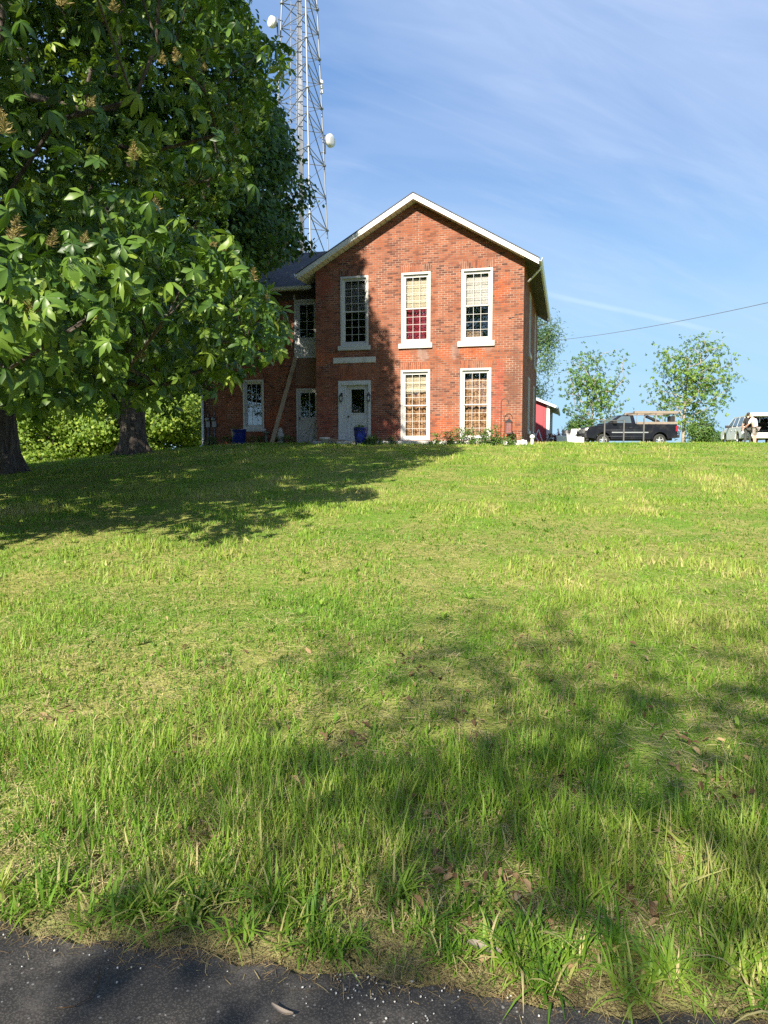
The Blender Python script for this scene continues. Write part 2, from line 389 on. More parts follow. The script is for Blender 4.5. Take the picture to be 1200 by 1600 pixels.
def make_special():
    # shingles
    m, t, b = mat('asphalt_shingle'); co = t.new('ShaderNodeTexCoord').outputs['Object']; x, y, z = t.sep(co)
    n = t.new('ShaderNodeTexBrick'); t.put(n.inputs['Vector'], t.comb(t.math('ADD', x, 0.0), t.math('MULTIPLY', z, 1.9), 0))
    n.inputs['Color1'].default_value = (.035, .037, .045, 1); n.inputs['Color2'].default_value = (.065, .068, .078, 1); n.inputs['Mortar'].default_value = (.02, .02, .024, 1)
    n.inputs['Scale'].default_value = 1; n.inputs['Brick Width'].default_value = .3; n.inputs['Row Height'].default_value = .27; n.inputs['Mortar Size'].default_value = .012
    k = t.mix(t.math('MULTIPLY', t.noise(co, 60, 2), .4), n.outputs['Color'], (.10, .10, .11))
    t.put(b.inputs['Base Color'], k); b.inputs['Roughness'].default_value = .9; M['shingle'] = m
    # soffit boards: lines across the slope
    m, t, b = mat('soffit_boards'); co = t.new('ShaderNodeTexCoord').outputs['Object']; x, y, z = t.sep(co)
    fr = t.math('FRACT', t.math('MULTIPLY', t.math('ADD', x, 0.0), 5.0))
    ln = t.math('GREATER_THAN', fr, .9)
    k = t.mix(ln, t.mix(t.noise(co, 8, 4), (.50, .45, .36), (.62, .57, .47)), (.22, .19, .15))
    t.put(b.inputs['Base Color'], k); b.inputs['Roughness'].default_value = .7; M['soffit'] = m
    # window glass: mostly see-through, with a mirror of the sky on it
    m, t, b = mat('window_glass'); t.n.remove(b); o = [n for n in t.n if n.type == 'OUTPUT_MATERIAL'][0]
    g = t.new('ShaderNodeBsdfGlossy'); g.inputs['Roughness'].default_value = .015; g.inputs['Color'].default_value = (.9, .95, 1, 1)
    tp = t.new('ShaderNodeBsdfTransparent'); tp.inputs['Color'].default_value = (.90, .89, .87, 1)
    lw = t.new('ShaderNodeFresnel'); lw.inputs['IOR'].default_value = 1.5
    mx = t.new('ShaderNodeMixShader'); t.put(mx.inputs[0], t.math('ADD', t.math('MULTIPLY', lw.outputs[0], 1.3), .055, clamp=True))
    co = t.new('ShaderNodeTexCoord').outputs['Object']
    bp = t.new('ShaderNodeBump'); bp.inputs['Strength'].default_value = .12; bp.inputs['Distance'].default_value = .05
    t.put(bp.inputs['Height'], t.noise(co, 2.5, 2)); t.l.new(bp.outputs[0], g.inputs['Normal'])
    t.l.new(tp.outputs[0], mx.inputs[1]); t.l.new(g.outputs[0], mx.inputs[2]); t.l.new(mx.outputs[0], o.inputs[0]); M['glass'] = m
    # car glass
    m, t, b = mat('car_glass'); b.inputs['Base Color'].default_value = (.05, .07, .08, 1); b.inputs['Roughness'].default_value = .05
    b.inputs['Specular IOR Level'].default_value = .8
    t.put(b.inputs['Base Color'], t.mix(t.noise(t.new('ShaderNodeTexCoord').outputs['Object'], 2, 2), (.04, .06, .07), (.10, .13, .15))); M['car_glass'] = m
    # brown patterned curtain
    m, t, b = mat('brown_curtain'); co = t.new('ShaderNodeTexCoord').outputs['Object']; x, y, z = t.sep(co)
    vo = t.new('ShaderNodeTexVoronoi'); t.put(vo.inputs['Vector'], t.comb(t.math('MULTIPLY', x, 1.0), 0.0, t.math('MULTIPLY', z, .55))); vo.inputs['Scale'].default_value = 9
    k = t.mix(t.rng(vo.outputs['Distance'], .25, .5), (.24, .11, .05), (.52, .33, .19))
    st = t.math('GREATER_THAN', t.math('FRACT', t.math('MULTIPLY', x, 6.5)), .72)
    k = t.mix(t.math('MULTIPLY', st, .6), k, (.17, .09, .05))
    t.put(b.inputs['Base Color'], k); b.inputs['Roughness'].default_value = .9; M['curtain'] = m
    # asphalt
    m, t, b = mat('asphalt'); co = t.new('ShaderNodeTexCoord').outputs['Object']
    vo = t.new('ShaderNodeTexVoronoi'); t.put(vo.inputs['Vector'], co); vo.inputs['Scale'].default_value = 130
    k = t.mix(t.rng(vo.outputs['Distance'], .15, .6), (.052, .046, .040), (.018, .0162, .0145))
    k = t.mix(t.math('MULTIPLY', t.rng(t.noise(co, 2.6, 7, .7), .48, .66), .75), k, (.088, .078, .067))
    cs = t.new('ShaderNodeTexVoronoi'); t.put(cs.inputs['Vector'], co); cs.inputs['Scale'].default_value = 55
    cr = t.sep(cs.outputs['Color'])[0]
    spot = t.math('MULTIPLY', t.math('LESS_THAN', cs.outputs['Distance'], .24), t.math('GREATER_THAN', cr, .88))
    k = t.mix(spot, k, t.mix(t.sep(cs.outputs['Color'])[1], (.08, .078, .075), (.20, .19, .18)))
    vs2 = t.new('ShaderNodeTexVoronoi'); t.put(vs2.inputs['Vector'], co); vs2.inputs['Scale'].default_value = 240
    sp2 = t.math('MULTIPLY', t.math('LESS_THAN', vs2.outputs['Distance'], .3), t.math('GREATER_THAN', t.sep(vs2.outputs['Color'])[0], .8))
    k = t.mix(sp2, k, (.085, .08, .076))
    t.put(b.inputs['Base Color'], k); b.inputs['Roughness'].default_value = .8
    bp = t.new('ShaderNodeBump'); bp.inputs['Strength'].default_value = .4; bp.inputs['Distance'].default_value = .004
    t.put(bp.inputs['Height'], t.math('ADD', t.math('MULTIPLY', vo.outputs['Distance'], -1), t.noise(co, 60, 4))); t.l.new(bp.outputs[0], b.inputs['Normal']); M['asphalt'] = m
    # turf: thatch, soil and short green seen between the blades
    m, t, b = mat('turf'); co = t.new('ShaderNodeTexCoord').outputs['Object']; x, y, z = t.sep(co)
    a = t.noise(co, 1.1, 5, .6); c = t.noise(co, 9, 6, .7); d = t.noise(co, 60, 3)
    k = t.mix(t.rng(c, .35, .65), (.18, .215, .045), (.33, .325, .10))
    k = t.mix(t.rng(a, .45, .66), k, (.15, .25, .035))
    k = t.mix(t.math('MULTIPLY', t.rng(c, .56, .68), .6), k, (.34, .28, .14))
    k = t.mix(t.math('MULTIPLY', t.rng(d, .45, .7), .4), k, (.075, .095, .022))
    s = t.math('ADD', t.math('SUBTRACT', y, RE0), t.math('MULTIPLY', x, -RES))
    verge = t.math('MULTIPLY', t.rng(t.math('ADD', s, t.math('MULTIPLY', a, .5)), .1, .75, 1, 0), .8)
    k = t.mix(verge, k, t.mix(c, (.11, .08, .05), (.26, .20, .12)))
    t.put(b.inputs['Base Color'], k); b.inputs['Roughness'].default_value = 1; b.inputs['Specular IOR Level'].default_value = .05
    bp = t.new('ShaderNodeBump'); bp.inputs['Strength'].default_value = 1; bp.inputs['Distance'].default_value = .05
    t.put(bp.inputs['Height'], t.math('ADD', c, t.math('MULTIPLY', d, .5))); t.l.new(bp.outputs[0], b.inputs['Normal']); M['turf'] = m
    # bark
    m, t, b = mat('bark'); co = t.new('ShaderNodeTexCoord').outputs['Object']; x, y, z = t.sep(co)
    v = t.comb(t.math('MULTIPLY', x, 5), t.math('MULTIPLY', y, 5), t.math('MULTIPLY', z, 1.1))
    n = t.noise(v, 2.4, 7, .65, .5); k = t.ramp(n, [(.3, (.028, .022, .018)), (.5, (.075, .060, .048)), (.7, (.16, .135, .11))])
    t.put(b.inputs['Base Color'], k); b.inputs['Roughness'].default_value = .95
    bp = t.new('ShaderNodeBump'); bp.inputs['Strength'].default_value = 1; bp.inputs['Distance'].default_value = .06
    t.put(bp.inputs['Height'], n); t.l.new(bp.outputs[0], b.inputs['Normal']); M['bark'] = m
make_special()
M['bark_pale'] = paint('pale_bark', (.30, .26, .21), .9, .3, 8)
M['chestnut'] = leaf_mat('chestnut_leaf', [(0, (.030, .072, .012)), (.4, (.080, .155, .020)), (.75, (.155, .235, .033)), (1, (.225, .29, .047))], .42, .29, .4)
M['maple'] = leaf_mat('maple_leaf', [(0, (.022, .058, .014)), (.45, (.050, .118, .024)), (1, (.135, .22, .042))], .5, .34, .3, vscale=.9)
M['bright_leaf'] = leaf_mat('spring_leaf', [(0, (.09, .16, .03)), (.5, (.19, .29, .045)), (1, (.33, .40, .07))], .5, .45, .25)
M['field_leaf'] = leaf_mat('field_tree_leaf', [(0, (.06, .135, .03)), (.5, (.12, .22, .038)), (1, (.21, .30, .045))], .45, .35, .3)
M['willow_leaf'] = leaf_mat('grey_green_leaf', [(0, (.05, .10, .035)), (.5, (.09, .16, .05)), (1, (.16, .24, .08))], .5, .35, .3)
M['shrub_leaf'] = leaf_mat('shrub_leaf', [(0, (.035, .080, .018)), (.5, (.075, .15, .03)), (1, (.15, .22, .05))], .5, .3, .3)
M['flower'] = leaf_mat('faded_flower', [(0, (.13, .10, .045)), (.5, (.25, .20, .085)), (1, (.36, .31, .14))], .7, .2, .1)
M['grass'] = leaf_mat('grass_blade', [(0, (.050, .125, .012)), (.22, (.080, .180, .018)), (.50, (.165, .290, .032)), (.72, (.270, .355, .058)), (.86, (.40, .39, .13)), (1, (.48, .40, .21))], .5, .38, .25, vscale=.5, tcol=(1.15, 1.2, .5))
M['straw'] = leaf_mat('straw', [(0, (.15, .10, .055)), (.5, (.33, .27, .13)), (1, (.48, .41, .22))], .8, .2, .1)
M['dry_leaf'] = leaf_mat('dry_leaf', [(0, (.07, .042, .022)), (.5, (.17, .105, .055)), (1, (.34, .24, .13))], .8, .1, .1)

# ================================================================== SETTING
def build_ground():
    xs = np.unique(np.concatenate([np.linspace(-900, -60, 15), np.linspace(-60, -12, 49), np.linspace(-12, 14, 131), np.linspace(14, 60, 47), np.linspace(60, 900, 15)]))
    ys = np.unique(np.concatenate([np.linspace(-400, -20, 10), np.linspace(-20, 1, 22), np.linspace(1, 8, 71), np.linspace(8, 32, 97), np.linspace(32, 80, 49), np.linspace(80, 2500, 22)]))
    X, Y = np.meshgrid(xs, ys); Z = ground_z(X, Y)
    nx = len(xs); V = np.stack([X.ravel(), Y.ravel(), Z.ravel()], 1)
    i = np.arange(nx - 1)[None] + (np.arange(len(ys) - 1) * nx)[:, None]; i = i.ravel()
    Fc = np.stack([i, i + 1, i + 1 + nx, i + nx], 1)
    tag(link('ground', raw_mesh('ground', V, Fc, smooth=True), M['turf']), kind='structure')
    # road with a broken edge
    xs = np.concatenate([np.linspace(-300, -6, 60), np.linspace(-5.95, 6, 260), np.linspace(6.1, 300, 60)])
    e = edge_y(xs) + (vnA(xs * 3.1 + 40, xs * 0 + 3) - .5) * .09 + (vnB(xs * 11 + 40, xs * 0 + 7) - .5) * .07
    V = []; Fc = []
    for k, (x, y) in enumerate(zip(xs, e)):
        V += [(x, y, -.012), (x, y - .02, .004), (x, y - .4, .012), (x, y - 6.2, .012)]
        if k: a = 4 * (k - 1); Fc += [(a, a + 1, a + 5, a + 4), (a + 1, a + 2, a + 6, a + 5), (a + 2, a + 3, a + 7, a + 6)]
    me = bpy.data.meshes.new('road'); me.from_pydata(V, [], Fc); me.update()
    tag(link('road', me, M['asphalt']), kind='structure')
build_ground()

# ================================================================== HOUSE
HX, HY, HA = -2.5944, 28.0, R(14.362)
HC, HS = math.cos(HA), math.sin(HA)
def hw(u, w_, z=0.0): return (HX + u * HC + w_ * HS, HY - u * HS + w_ * HC, z)     # house to world
house = thing('brick_house', 'old red brick two storey farmhouse with white trimmed tall windows and a lower wing', 'house', (HX, HY, 0), -HA)
W0 = 7.782; LEN = 10.8; ZB = 1.3; SL = .575; RU = 3.86; RZT = 10.86      # facade width, depth, buried base, slope, ridge
def roof_under(u): return RZT - .21 - SL * abs(u - RU)

def wall_front(mb, w_, u0, u1, z0, z1, holes, depth=.30, flip=1):
    """a wall plane at depth w_ with rectangular openings and their reveals"""
    us = sorted({u0, u1, *[h[0] for h in holes], *[h[1] for h in holes]}); zs = sorted({z0, z1, *[h[2] for h in holes], *[h[3] for h in holes]})
    for a, b in zip(us, us[1:]):
        for c, d in zip(zs, zs[1:]):
            mu, mz = (a + b) / 2, (c + d) / 2
            if any(h[0] < mu < h[1] and h[2] < mz < h[3] for h in holes): continue
            mb.add([(a, w_, c), (b, w_, c), (b, w_, d), (a, w_, d)], [(0, 1, 2, 3)])
    for a, b, c, d in holes:
        e = w_ + depth
        mb.add([(a, w_, c), (a, e, c), (a, e, d), (a, w_, d), (b, w_, c), (b, e, c), (b, e, d), (b, w_, d)],
               [(0, 1, 2, 3), (4, 7, 6, 5), (0, 4, 5, 1), (3, 2, 6, 7)])
TOPZ = 8.40
H_UL = (.99, 2.08, 5.61, 8.17); H_UM = (3.34, 4.43, 5.61, 8.17); H_UR = (5.56, 6.68, 5.61, 8.17)
H_LM = (3.325, 4.43, 2.06, 4.65); H_LR = (5.545, 6.665, 2.06, 4.65); H_D = (.888, 2.17, 2.02, 4.31)
SIDE = [(3.5, 4.6, 5.61, 8.0), (8.0, 9.1, 5.61, 8.0), (3.5, 4.6, 2.5, 4.65), (7.6, 8.7, 2.5, 4.65)]
mb = MB()
wall_front(mb, 0, 0, W0, ZB, TOPZ, [H_UL, H_UM, H_UR, H_LM, H_LR, H_D])
mb.add([(0, 0, TOPZ), (W0, 0, TOPZ), (W0, 0, roof_under(W0)), (RU, 0, roof_under(RU)), (0, 0, roof_under(0))], [(0, 1, 2, 3, 4)])
mb.add([(0, LEN, ZB), (W0, LEN, ZB), (W0, LEN, roof_under(W0)), (RU, LEN, roof_under(RU)), (0, LEN, roof_under(0))], [(4, 3, 2, 1, 0)])
mb.add([(0, 0, ZB), (0, LEN, ZB), (0, LEN, roof_under(0)), (0, 0, roof_under(0))], [(3, 2, 1, 0)])
side = MB(); wall_front(side, 0, 0, LEN, ZB, roof_under(W0), SIDE, .25)
mb.add([(W0 - v[1], v[0], v[2]) for v in side.v], side.f)
me_wall = mb.build('wall', M['brick'], house)
# interior: floor between the storeys and a back partition, so rooms are dark
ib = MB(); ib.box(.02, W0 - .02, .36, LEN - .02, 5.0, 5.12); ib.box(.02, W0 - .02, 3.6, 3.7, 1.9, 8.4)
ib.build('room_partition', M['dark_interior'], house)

# wing
WW = 1.2; WL = -5.46; WB = 8.6; WTOP = 7.98
H_WU = (-1.34, -.30, 5.38, 7.69); H_WD = (-1.28, -.30, 2.0, 4.17); H_WW = (-3.63, -2.70, 2.58, 4.57)
mb = MB(); wall_front(mb, WW, WL, 0, ZB - .8, WTOP, [H_WU, H_WD, H_WW], .25)
rz_w = 10.55
mb.add([(WL, WW, ZB - .8), (WL, WB, ZB - .8), (WL, WB, WTOP), (WL, (WW + WB) / 2, rz_w - .15), (WL, WW, WTOP)], [(4, 3, 2, 1, 0)])
mb.add([(WL, WB, ZB - .8), (0, WB, ZB - .8), (0, WB, WTOP), (WL, WB, WTOP)], [(0, 1, 2, 3)])
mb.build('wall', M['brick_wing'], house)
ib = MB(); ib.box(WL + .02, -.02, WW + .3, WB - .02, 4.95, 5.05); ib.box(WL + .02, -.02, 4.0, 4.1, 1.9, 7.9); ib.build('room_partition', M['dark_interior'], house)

# roofs
def slab(mb, u_e, z_e, u_r, z_r, w0, w1, th, mi=0):
    vs = [(u_e, w0, z_e), (u_r, w0, z_r), (u_r, w1, z_r), (u_e, w1, z_e)]
    vs += [(a, b, c - th) for a, b, c in vs]
    mb.add(vs, [(0, 1, 2, 3), (7, 6, 5, 4), (0, 4, 5, 1), (1, 5, 6, 2), (2, 6, 7, 3), (3, 7, 4, 0)], mi)
OV = .45; EO = 4.44
ze = RZT - SL * EO
roof = MB()
slab(roof, RU - EO - .03, ze - .015, RU, RZT + .004, -OV - .03, LEN + OV, .035); slab(roof, RU + EO + .03, ze - .015, RU, RZT + .004, -OV - .03, LEN + OV, .035)
ro = roof.build('roof', M['shingle'], house)
so = MB(); slab(so, RU - EO + .02, ze - .185, RU, RZT - .185, -OV + .046, LEN + OV - .05, .028); zW = RZT - .185 - SL * (W0 - RU); slab(so, W0 - .002, zW, RU, RZT - .185, -OV + .046, LEN + OV - .05, .028)
sd_ = MB(); slab(sd_, RU + EO - .02, ze - .185, W0, zW, -OV + .046, LEN + OV - .05, .028); sd_.build('eave_boarding', M['eave_shade'], ro)  # right overhang of the soffit, coloured darker to carry its shade
so.build('soffit', M['soffit'], ro)
fb = MB()
for s in (-1, 1):
    for (d0, d1, wo, wi) in ((.04, .140, -OV - .012, -OV + .03), (.140, .222, -OV + .012, -OV + .045)):
        ue = RU + s * EO
        vs = [(ue, wo, ze - d0), (RU, wo, RZT - d0), (RU, wo, RZT - d1), (ue, wo, ze - d1), (ue, wi, ze - d0), (RU, wi, RZT - d0), (RU, wi, RZT - d1), (ue, wi, ze - d1)]
        fb.add(vs, [(0, 3, 2, 1), (4, 5, 6, 7), (0, 1, 5, 4), (3, 7, 6, 2), (0, 4, 7, 3), (1, 2, 6, 5)])
fb.build('rake_board', M['white_trim'], ro)
def gutter(name, a, b, parent, mat_):
    g = MB(); A = Vector(a); B = Vector(b); t = (B - A).normalized(); n = Vector((t.y, -t.x, 0))
    prof = [(0, .0), (0, -.11), (.07, -.12), (.11, -.06), (.12, 0), (.105, 0), (.095, -.055), (.065, -.1), (.012, -.095), (.012, 0)]
    vs = []
    for P in (A, B):
        for d, z in prof: vs.append(P + n * d + Vector((0, 0, z)))
    k = len(prof); fs = [(i, (i + 1) % k, (i + 1) % k + k, i + k) for i in range(k)] + [tuple(range(k))[::-1], tuple(range(k, 2 * k))]
    g.add(vs, fs); return g.build(name, mat_, parent)
gutter('gutter', (RU + EO, -OV - .02, ze - .02), (RU + EO, LEN + OV, ze - .05), house, M['white_trim'])
gutter('gutter', (RU - EO, WW - .2, ze - .05), (RU - EO, -OV - .02, ze - .02), house, M['white_trim'])
# stub of the broken downspout under the right eave
d = MB(); d.tube([(RU + EO + .05, .15, ze - .12), (RU + EO + .02, .18, ze - .25), (W0 + .12, .4, ze - .62)], .04, 8); d.build('downspout', M['white_trim'], house)
d = MB(); d.tube([(RU + EO + .05, LEN + .2, ze - .15), (RU + EO - .1, LEN + .2, ze - .32), (W0 + .06, LEN + .1, ze - .42), (W0 + .06, LEN - .05, ze - .5)], .04, 8); d.build('downspout', M['white_trim'], house)

wr = MB(); wm = (WW + WB) / 2; we = WW - .5; zwe = 8.10; 
def slab_w(mb, w_e, z_e, w_r, z_r, u0, u1, th):
    vs = [(u0, w_e, z_e), (u1, w_e, z_e), (u1, w_r, z_r), (u0, w_r, z_r)]; vs += [(a, b, c - th) for a, b, c in vs]
    mb.add(vs, [(0, 1, 2, 3), (7, 6, 5, 4), (0, 4, 5, 1), (1, 5, 6, 2), (2, 6, 7, 3), (3, 7, 4, 0)])
slab_w(wr, we, zwe, wm, rz_w, WL - .3, -.02, .10); slab_w(wr, WB + .5, zwe, wm, rz_w, WL - .3, -.02, .10)
wro = wr.build('roof', M['shingle'], house)
b_ = MB(); b_.box(WL - .3, -.02, we + .03, WW + .02, WTOP - .06, WTOP - .02); b_.box(WL - .3, -.02, WW - .03, WW - .004, WTOP - .30, WTOP - .06); b_.build('soffit', M['dark_wood'], wro)
b_ = MB(); b_.box(WL - .3, -.5, we - .0, we + .025, zwe - .16, zwe - .015); b_.build('eave_board', M['grey_board'], wro)
gutter('gutter', (WL - .3, we - .004, zwe - .02), (-.42, we - .004, zwe - .02), house, M['white_trim'])
d = MB(); d.tube([(WL + .02, WW - .07, 7.9), (WL + .02, WW - .07, 1.95), (WL - .05, WW - .25, 1.8)], .052, 8); d.build('downspout', M['white_trim'], house)

# trim around an opening: thing > window > sash, glass, sill, blind
def ring(mb, u0, u1, z0, z1, t, wa, wb, tb=None, tt=None):
    tb = t if tb is None else tb; tt = t if tt is None else tt
    mb.box(u0, u0 + t, wa, wb, z0, z1); mb.box(u1 - t, u1, wa, wb, z0, z1)
    mb.box(u0 + t, u1 - t, wa, wb, z1 - tt, z1); mb.box(u0 + t, u1 - t, wa, wb, z0, z0 + tb)
def cloth(u0, u1, z0, z1, w_, amp=.02, waves=9, tilt=0, seed=0):
    r_ = np.random.default_rng(seed); nu, nz = 40, 14; m = MB(); vs = []; ph = r_.random(3) * 6
    for j in range(nz):
        for i in range(nu):
            s = i / (nu - 1); z = z0 + (z1 - z0) * j / (nz - 1)
            vs.append((u0 + (u1 - u0) * s, w_ + amp * math.sin(waves * s * 6.283 / 2 + ph[0] + .3 * math.sin(3 * z + ph[1])) + amp * .5 * math.sin(17 * s + z * 2 + ph[2]), z + tilt * (s - .5) * (1 - j / (nz - 1))))
    m.add(vs, [(j * nu + i, j * nu + i + 1, (j + 1) * nu + i + 1, (j + 1) * nu + i) for j in range(nz - 1) for i in range(nu - 1)], 0, True)
    return m
def blind(u0, u1, z0, z1, w_, folds=6, tilt=0.0):
    m = MB(); vs = []; n = folds * 4
    for j in range(n + 1):
        z = z1 + (z0 - z1) * j / n; dw = .025 * abs(math.sin(j * PI / 4))
        for s in range(5): vs.append((u0 + (u1 - u0) * s / 4, w_ - dw, z + tilt * (s / 4 - .5) * j / n))
    m.add(vs, [(j * 5 + s, j * 5 + s + 1, (j + 1) * 5 + s + 1, (j + 1) * 5 + s) for j in range(n) for s in range(4)])
    return m
def window(hole, w_, cols, up, lo, sill=None, frame_m='white', meet=.5, dress=(), side=False, parent=house):
    u0, u1, z0, z1 = hole; f = MB(); t = .075
    ring(f, u0, u1, z0, z1, t, w_ - .018, w_ + .05)                       # brick mould
    ring(f, u0 + .03, u1 - .03, z0 + .03, z1 - .03, .085, w_ + .052, w_ + .13, tt=.10)
    fo = f.build('window', M[frame_m], parent)
    a0, a1, b0, b1 = u0 + .115, u1 - .115, z0 + .115, z1 - .13
    bm = b0 + (b1 - b0) * meet
    for (za, zb, rows, wa, nm) in ((bm - .02, b1, up, w_ + .066, 'up'), (b0, bm + .02, lo, w_ + .10, 'lo')):
        s = MB(); ring(s, a0, a1, za, zb, .042, wa, wa + .03, tb=.05 if nm == 'lo' else .04)
        gu0, gu1, gz0, gz1 = a0 + .042, a1 - .042, za + .04, zb - .042
        for c in range(1, cols):
            uu = gu0 + (gu1 - gu0) * c / cols; s.box(uu - .0065, uu + .0065, wa + .004, wa + .026, gz0, gz1)
        for r_ in range(1, rows):
            zz = gz0 + (gz1 - gz0) * r_ / rows
            for c in range(cols):
                ua = gu0 + (gu1 - gu0) * c / cols + (.0065 if c else 0); ub = gu0 + (gu1 - gu0) * (c + 1) / cols - (.0065 if c < cols - 1 else 0)
                s.box(ua, ub, wa + .005, wa + .025, zz - .0065, zz + .0065)
        s.build('sash', M[frame_m], fo)
        g = MB(); g.box(gu0 - .01, gu1 + .01, wa + .013, wa + .017, gz0 - .01, gz1 + .01); g.build('pane', M['glass'], fo)
    if sill:
        sm = MB(); sm.box(u0 - sill[0], u1 + sill[0] * .8, w_ - .075, w_ + .11, z0 - sill[1], z0 - .004); sm.build('sill', M['white_old' if frame_m == 'white_old' else 'white'], fo, .008)
    for kind, args in dress:
        if kind == 'blind': c, zl, zh, tl = args; blind(a0, a1, b0 + (b1 - b0) * zl, b0 + (b1 - b0) * zh, w_ + .22, max(3, int((zh - zl) * 10)), tl).build('blind', M[c], fo)
        else: c, ul, uh, zl, zh = args; cloth(a0 + (a1 - a0) * ul, a0 + (a1 - a0) * uh, b0 + (b1 - b0) * zl, b0 + (b1 - b0) * zh, w_ + .27, .03, 8, .05, abs(int(zl * 99 + u0 * 10))).build('curtain', M[c], fo)
    return fo
window(H_UL, 0, 3, 4, 4, (.10, .17), meet=.5, dress=[('blind', ('grey_cloth', .5, .97, .0))])
window(H_UM, 0, 3, 4, 4, (.10, .18), meet=.5, dress=[('blind', ('cream', .52, .97, .0)), ('cloth', ('burgundy', 0.0, 1.0, .0, .5))])
window(H_UR, 0, 3, 4, 4, (.12, .19), meet=.5, dress=[('blind', ('white_cloth', .5, .95, .05)), ('cloth', ('board', .05, .7, .0, .12))])
window(H_LM, 0, 3, 4, 4, None, meet=.5, dress=[('blind', ('cream', .70, .97, .08)), ('cloth', ('curtain', .0, 1.0, .0, .82))])
window(H_LR, 0, 3, 4, 4, None, meet=.5, dress=[('cloth', ('curtain', .0, 1.0, .46, .9)), ('cloth', ('curtain', .02, 1.0, .0, .44))])
window(H_WW, WW, 3, 2, 2, (.10, .12), meet=.47, frame_m='white', dress=[('cloth', ('white_cloth', .0, .3, .0, .95)), ('cloth', ('white_cloth', .78, 1.0, .0, .95))])
for h in SIDE:
    fo = window((h[0], h[1], h[2], h[3]), 0, 3, 4, 4, (.10, .16), meet=.5)
    # turn the window onto the right-hand side wall
    fo.matrix_local = Matrix(((0, -1, 0, W0), (1, 0, 0, 0), (0, 0, 1, 0), (0, 0, 0, 1)))
# brick arches laid on end over the openings, 4 mm proud
for (u0, u1, z, hh) in ((.93, 2.13, 8.175, .26), (3.28, 4.47, 8.175, .27), (5.5, 6.74, 8.175, .28), (3.28, 4.47, 4.655, .26), (5.5, 6.72, 4.655, .26), (.86, 2.2, 4.315, .55)):
    a = MB(); n = 18
    a.prism([(u0 + (u1 - u0) * .03, z), (u1 - (u1 - u0) * .03, z), (u1 + .02, z + hh), (u0 - .02, z + hh)], -.005, .02)
    a.build('brick_arch', M['brick_arch'], house)
a = MB(); a.box(-3.68, -2.65, WW - .005, WW + .02, 4.575, 4.83); a.build('brick_arch', M['brick_arch'], house)
p = MB(); p.box(.69, 2.36, -.03, .03, 4.97, 5.18); p.build('stone_plaque', M['stone'], house, .01)
p = MB(); p.box(-.06, W0 + .02, -.32, .1, 1.5, 2.035); p.build('foundation_ledge', M['stone'], house, .02)
p = MB(); p.box(1.05, 1.85, -.75, -.325, 1.6, 2.02); p.build('door_step', M['stone'], house, .02)
# cracks where mortar has fallen out near the corner
for (u, z, l) in ((7.25, 6.33, .12), (7.36, 6.36, .1), (7.45, 6.45, .14), (7.58, 6.47, .2), (7.55, 8.02, .18), (6.9, 5.2, .05), (.32, 8.55, .16), (.5, 5.45, .2)):
    ck = MB(); ck.prism([(u, z), (u + l, z + .01), (u + l * .8, z + .045), (u + l * .3, z + .05)], -.003, .03); ck.build('mortar_gap', M['dark_interior'], house)

# front door with peeling casing
u0, u1, z0, z1 = H_D
d = MB(); ring(d, u0, u1, z0, z1, .10, -.03, .06, tb=.04); d.box(u0 + .10, u0 + .31, .0, .09, z0 + .04, z1 - .10)
d.box(u0 + .31, u1 - .10, .01, .09, z1 - .17, z1 - .10); d.box(u0 + .14, u1 - .12, -.05, .0, z1 - .16, z1 - .10)
d.box(u0 + .265, u0 + .285, -.012, .0, z0 + .04, z1 - .16)
dc = d.build('door_casing', M['white_old'], house)
a, b = u0 + .31, u1 - .10; zt = z1 - .17
d = MB(); ring(d, a, b, z0 + .04, zt, .15, .10, .145, tb=.18, tt=.12)
zm = z0 + .93
d.box(a + .15, b - .15, .10, .145, zm - .1, zm + .1)
d.box(a + .15, b - .15, .12, .14, z0 + .22, zm - .1)
ring(d, a + .13, b - .13, zm + .1, zt - .1, .05, .085, .10); ring(d, a + .2, b - .2, z0 + .28, zm - .16, .04, .105, .12)
dr = d.build('door', M['white_old'], house); dr['label'] = 'peeling white front door with one dark glass light'
g = MB(); g.box(a + .15, b - .15, .12, .125, zm + .1, zt - .12); g.build('pane', M['glass'], dr)
g = MB(); g.tube([(a + .07, .10, zm + .02), (a + .07, .04, zm + .02)], .02, 10); g.cyl((a + .07, .02, zm + .02), .032, .03, 10, 0, 'Y'); g.build('handle', M['black_metal'], dr)
g = MB(); g.box(a + .16, a + .48, .2, .3, zm + .12, zm + .28); g.build('cardboard', M['board'], dr)
def wall_lantern(u):
    l = MB(); l.box(u - .035, u + .035, -.02, .0, 3.62, 3.86); l.tube([(u, -.02, 3.80), (u, -.09, 3.86), (u, -.12, 3.80)], .012, 6)
    l.lathe((u, -.12, 3.50), [(.02, 0), (.055, .03), (.06, .05)], 6); l.lathe((u, -.12, 3.72), [(.085, 0), (.05, .05), (.015, .09)], 6)
    for k in range(4): q = PI / 4 + k * PI / 2; l.bar((u + .05 * math.cos(q), -.12 + .05 * math.sin(q), 3.55), (u + .065 * math.cos(q), -.12 + .065 * math.sin(q), 3.72), .012)
    o = l.build('wall_lantern', M['black_metal'], house)
    g = MB(); g.lathe((u, -.12, 3.55), [(.042, 0), (.05, .17)], 6); g.build('lamp_glass', M['white_cloth'], o)
wall_lantern(u0 + .13); wall_lantern(u1 - .06)

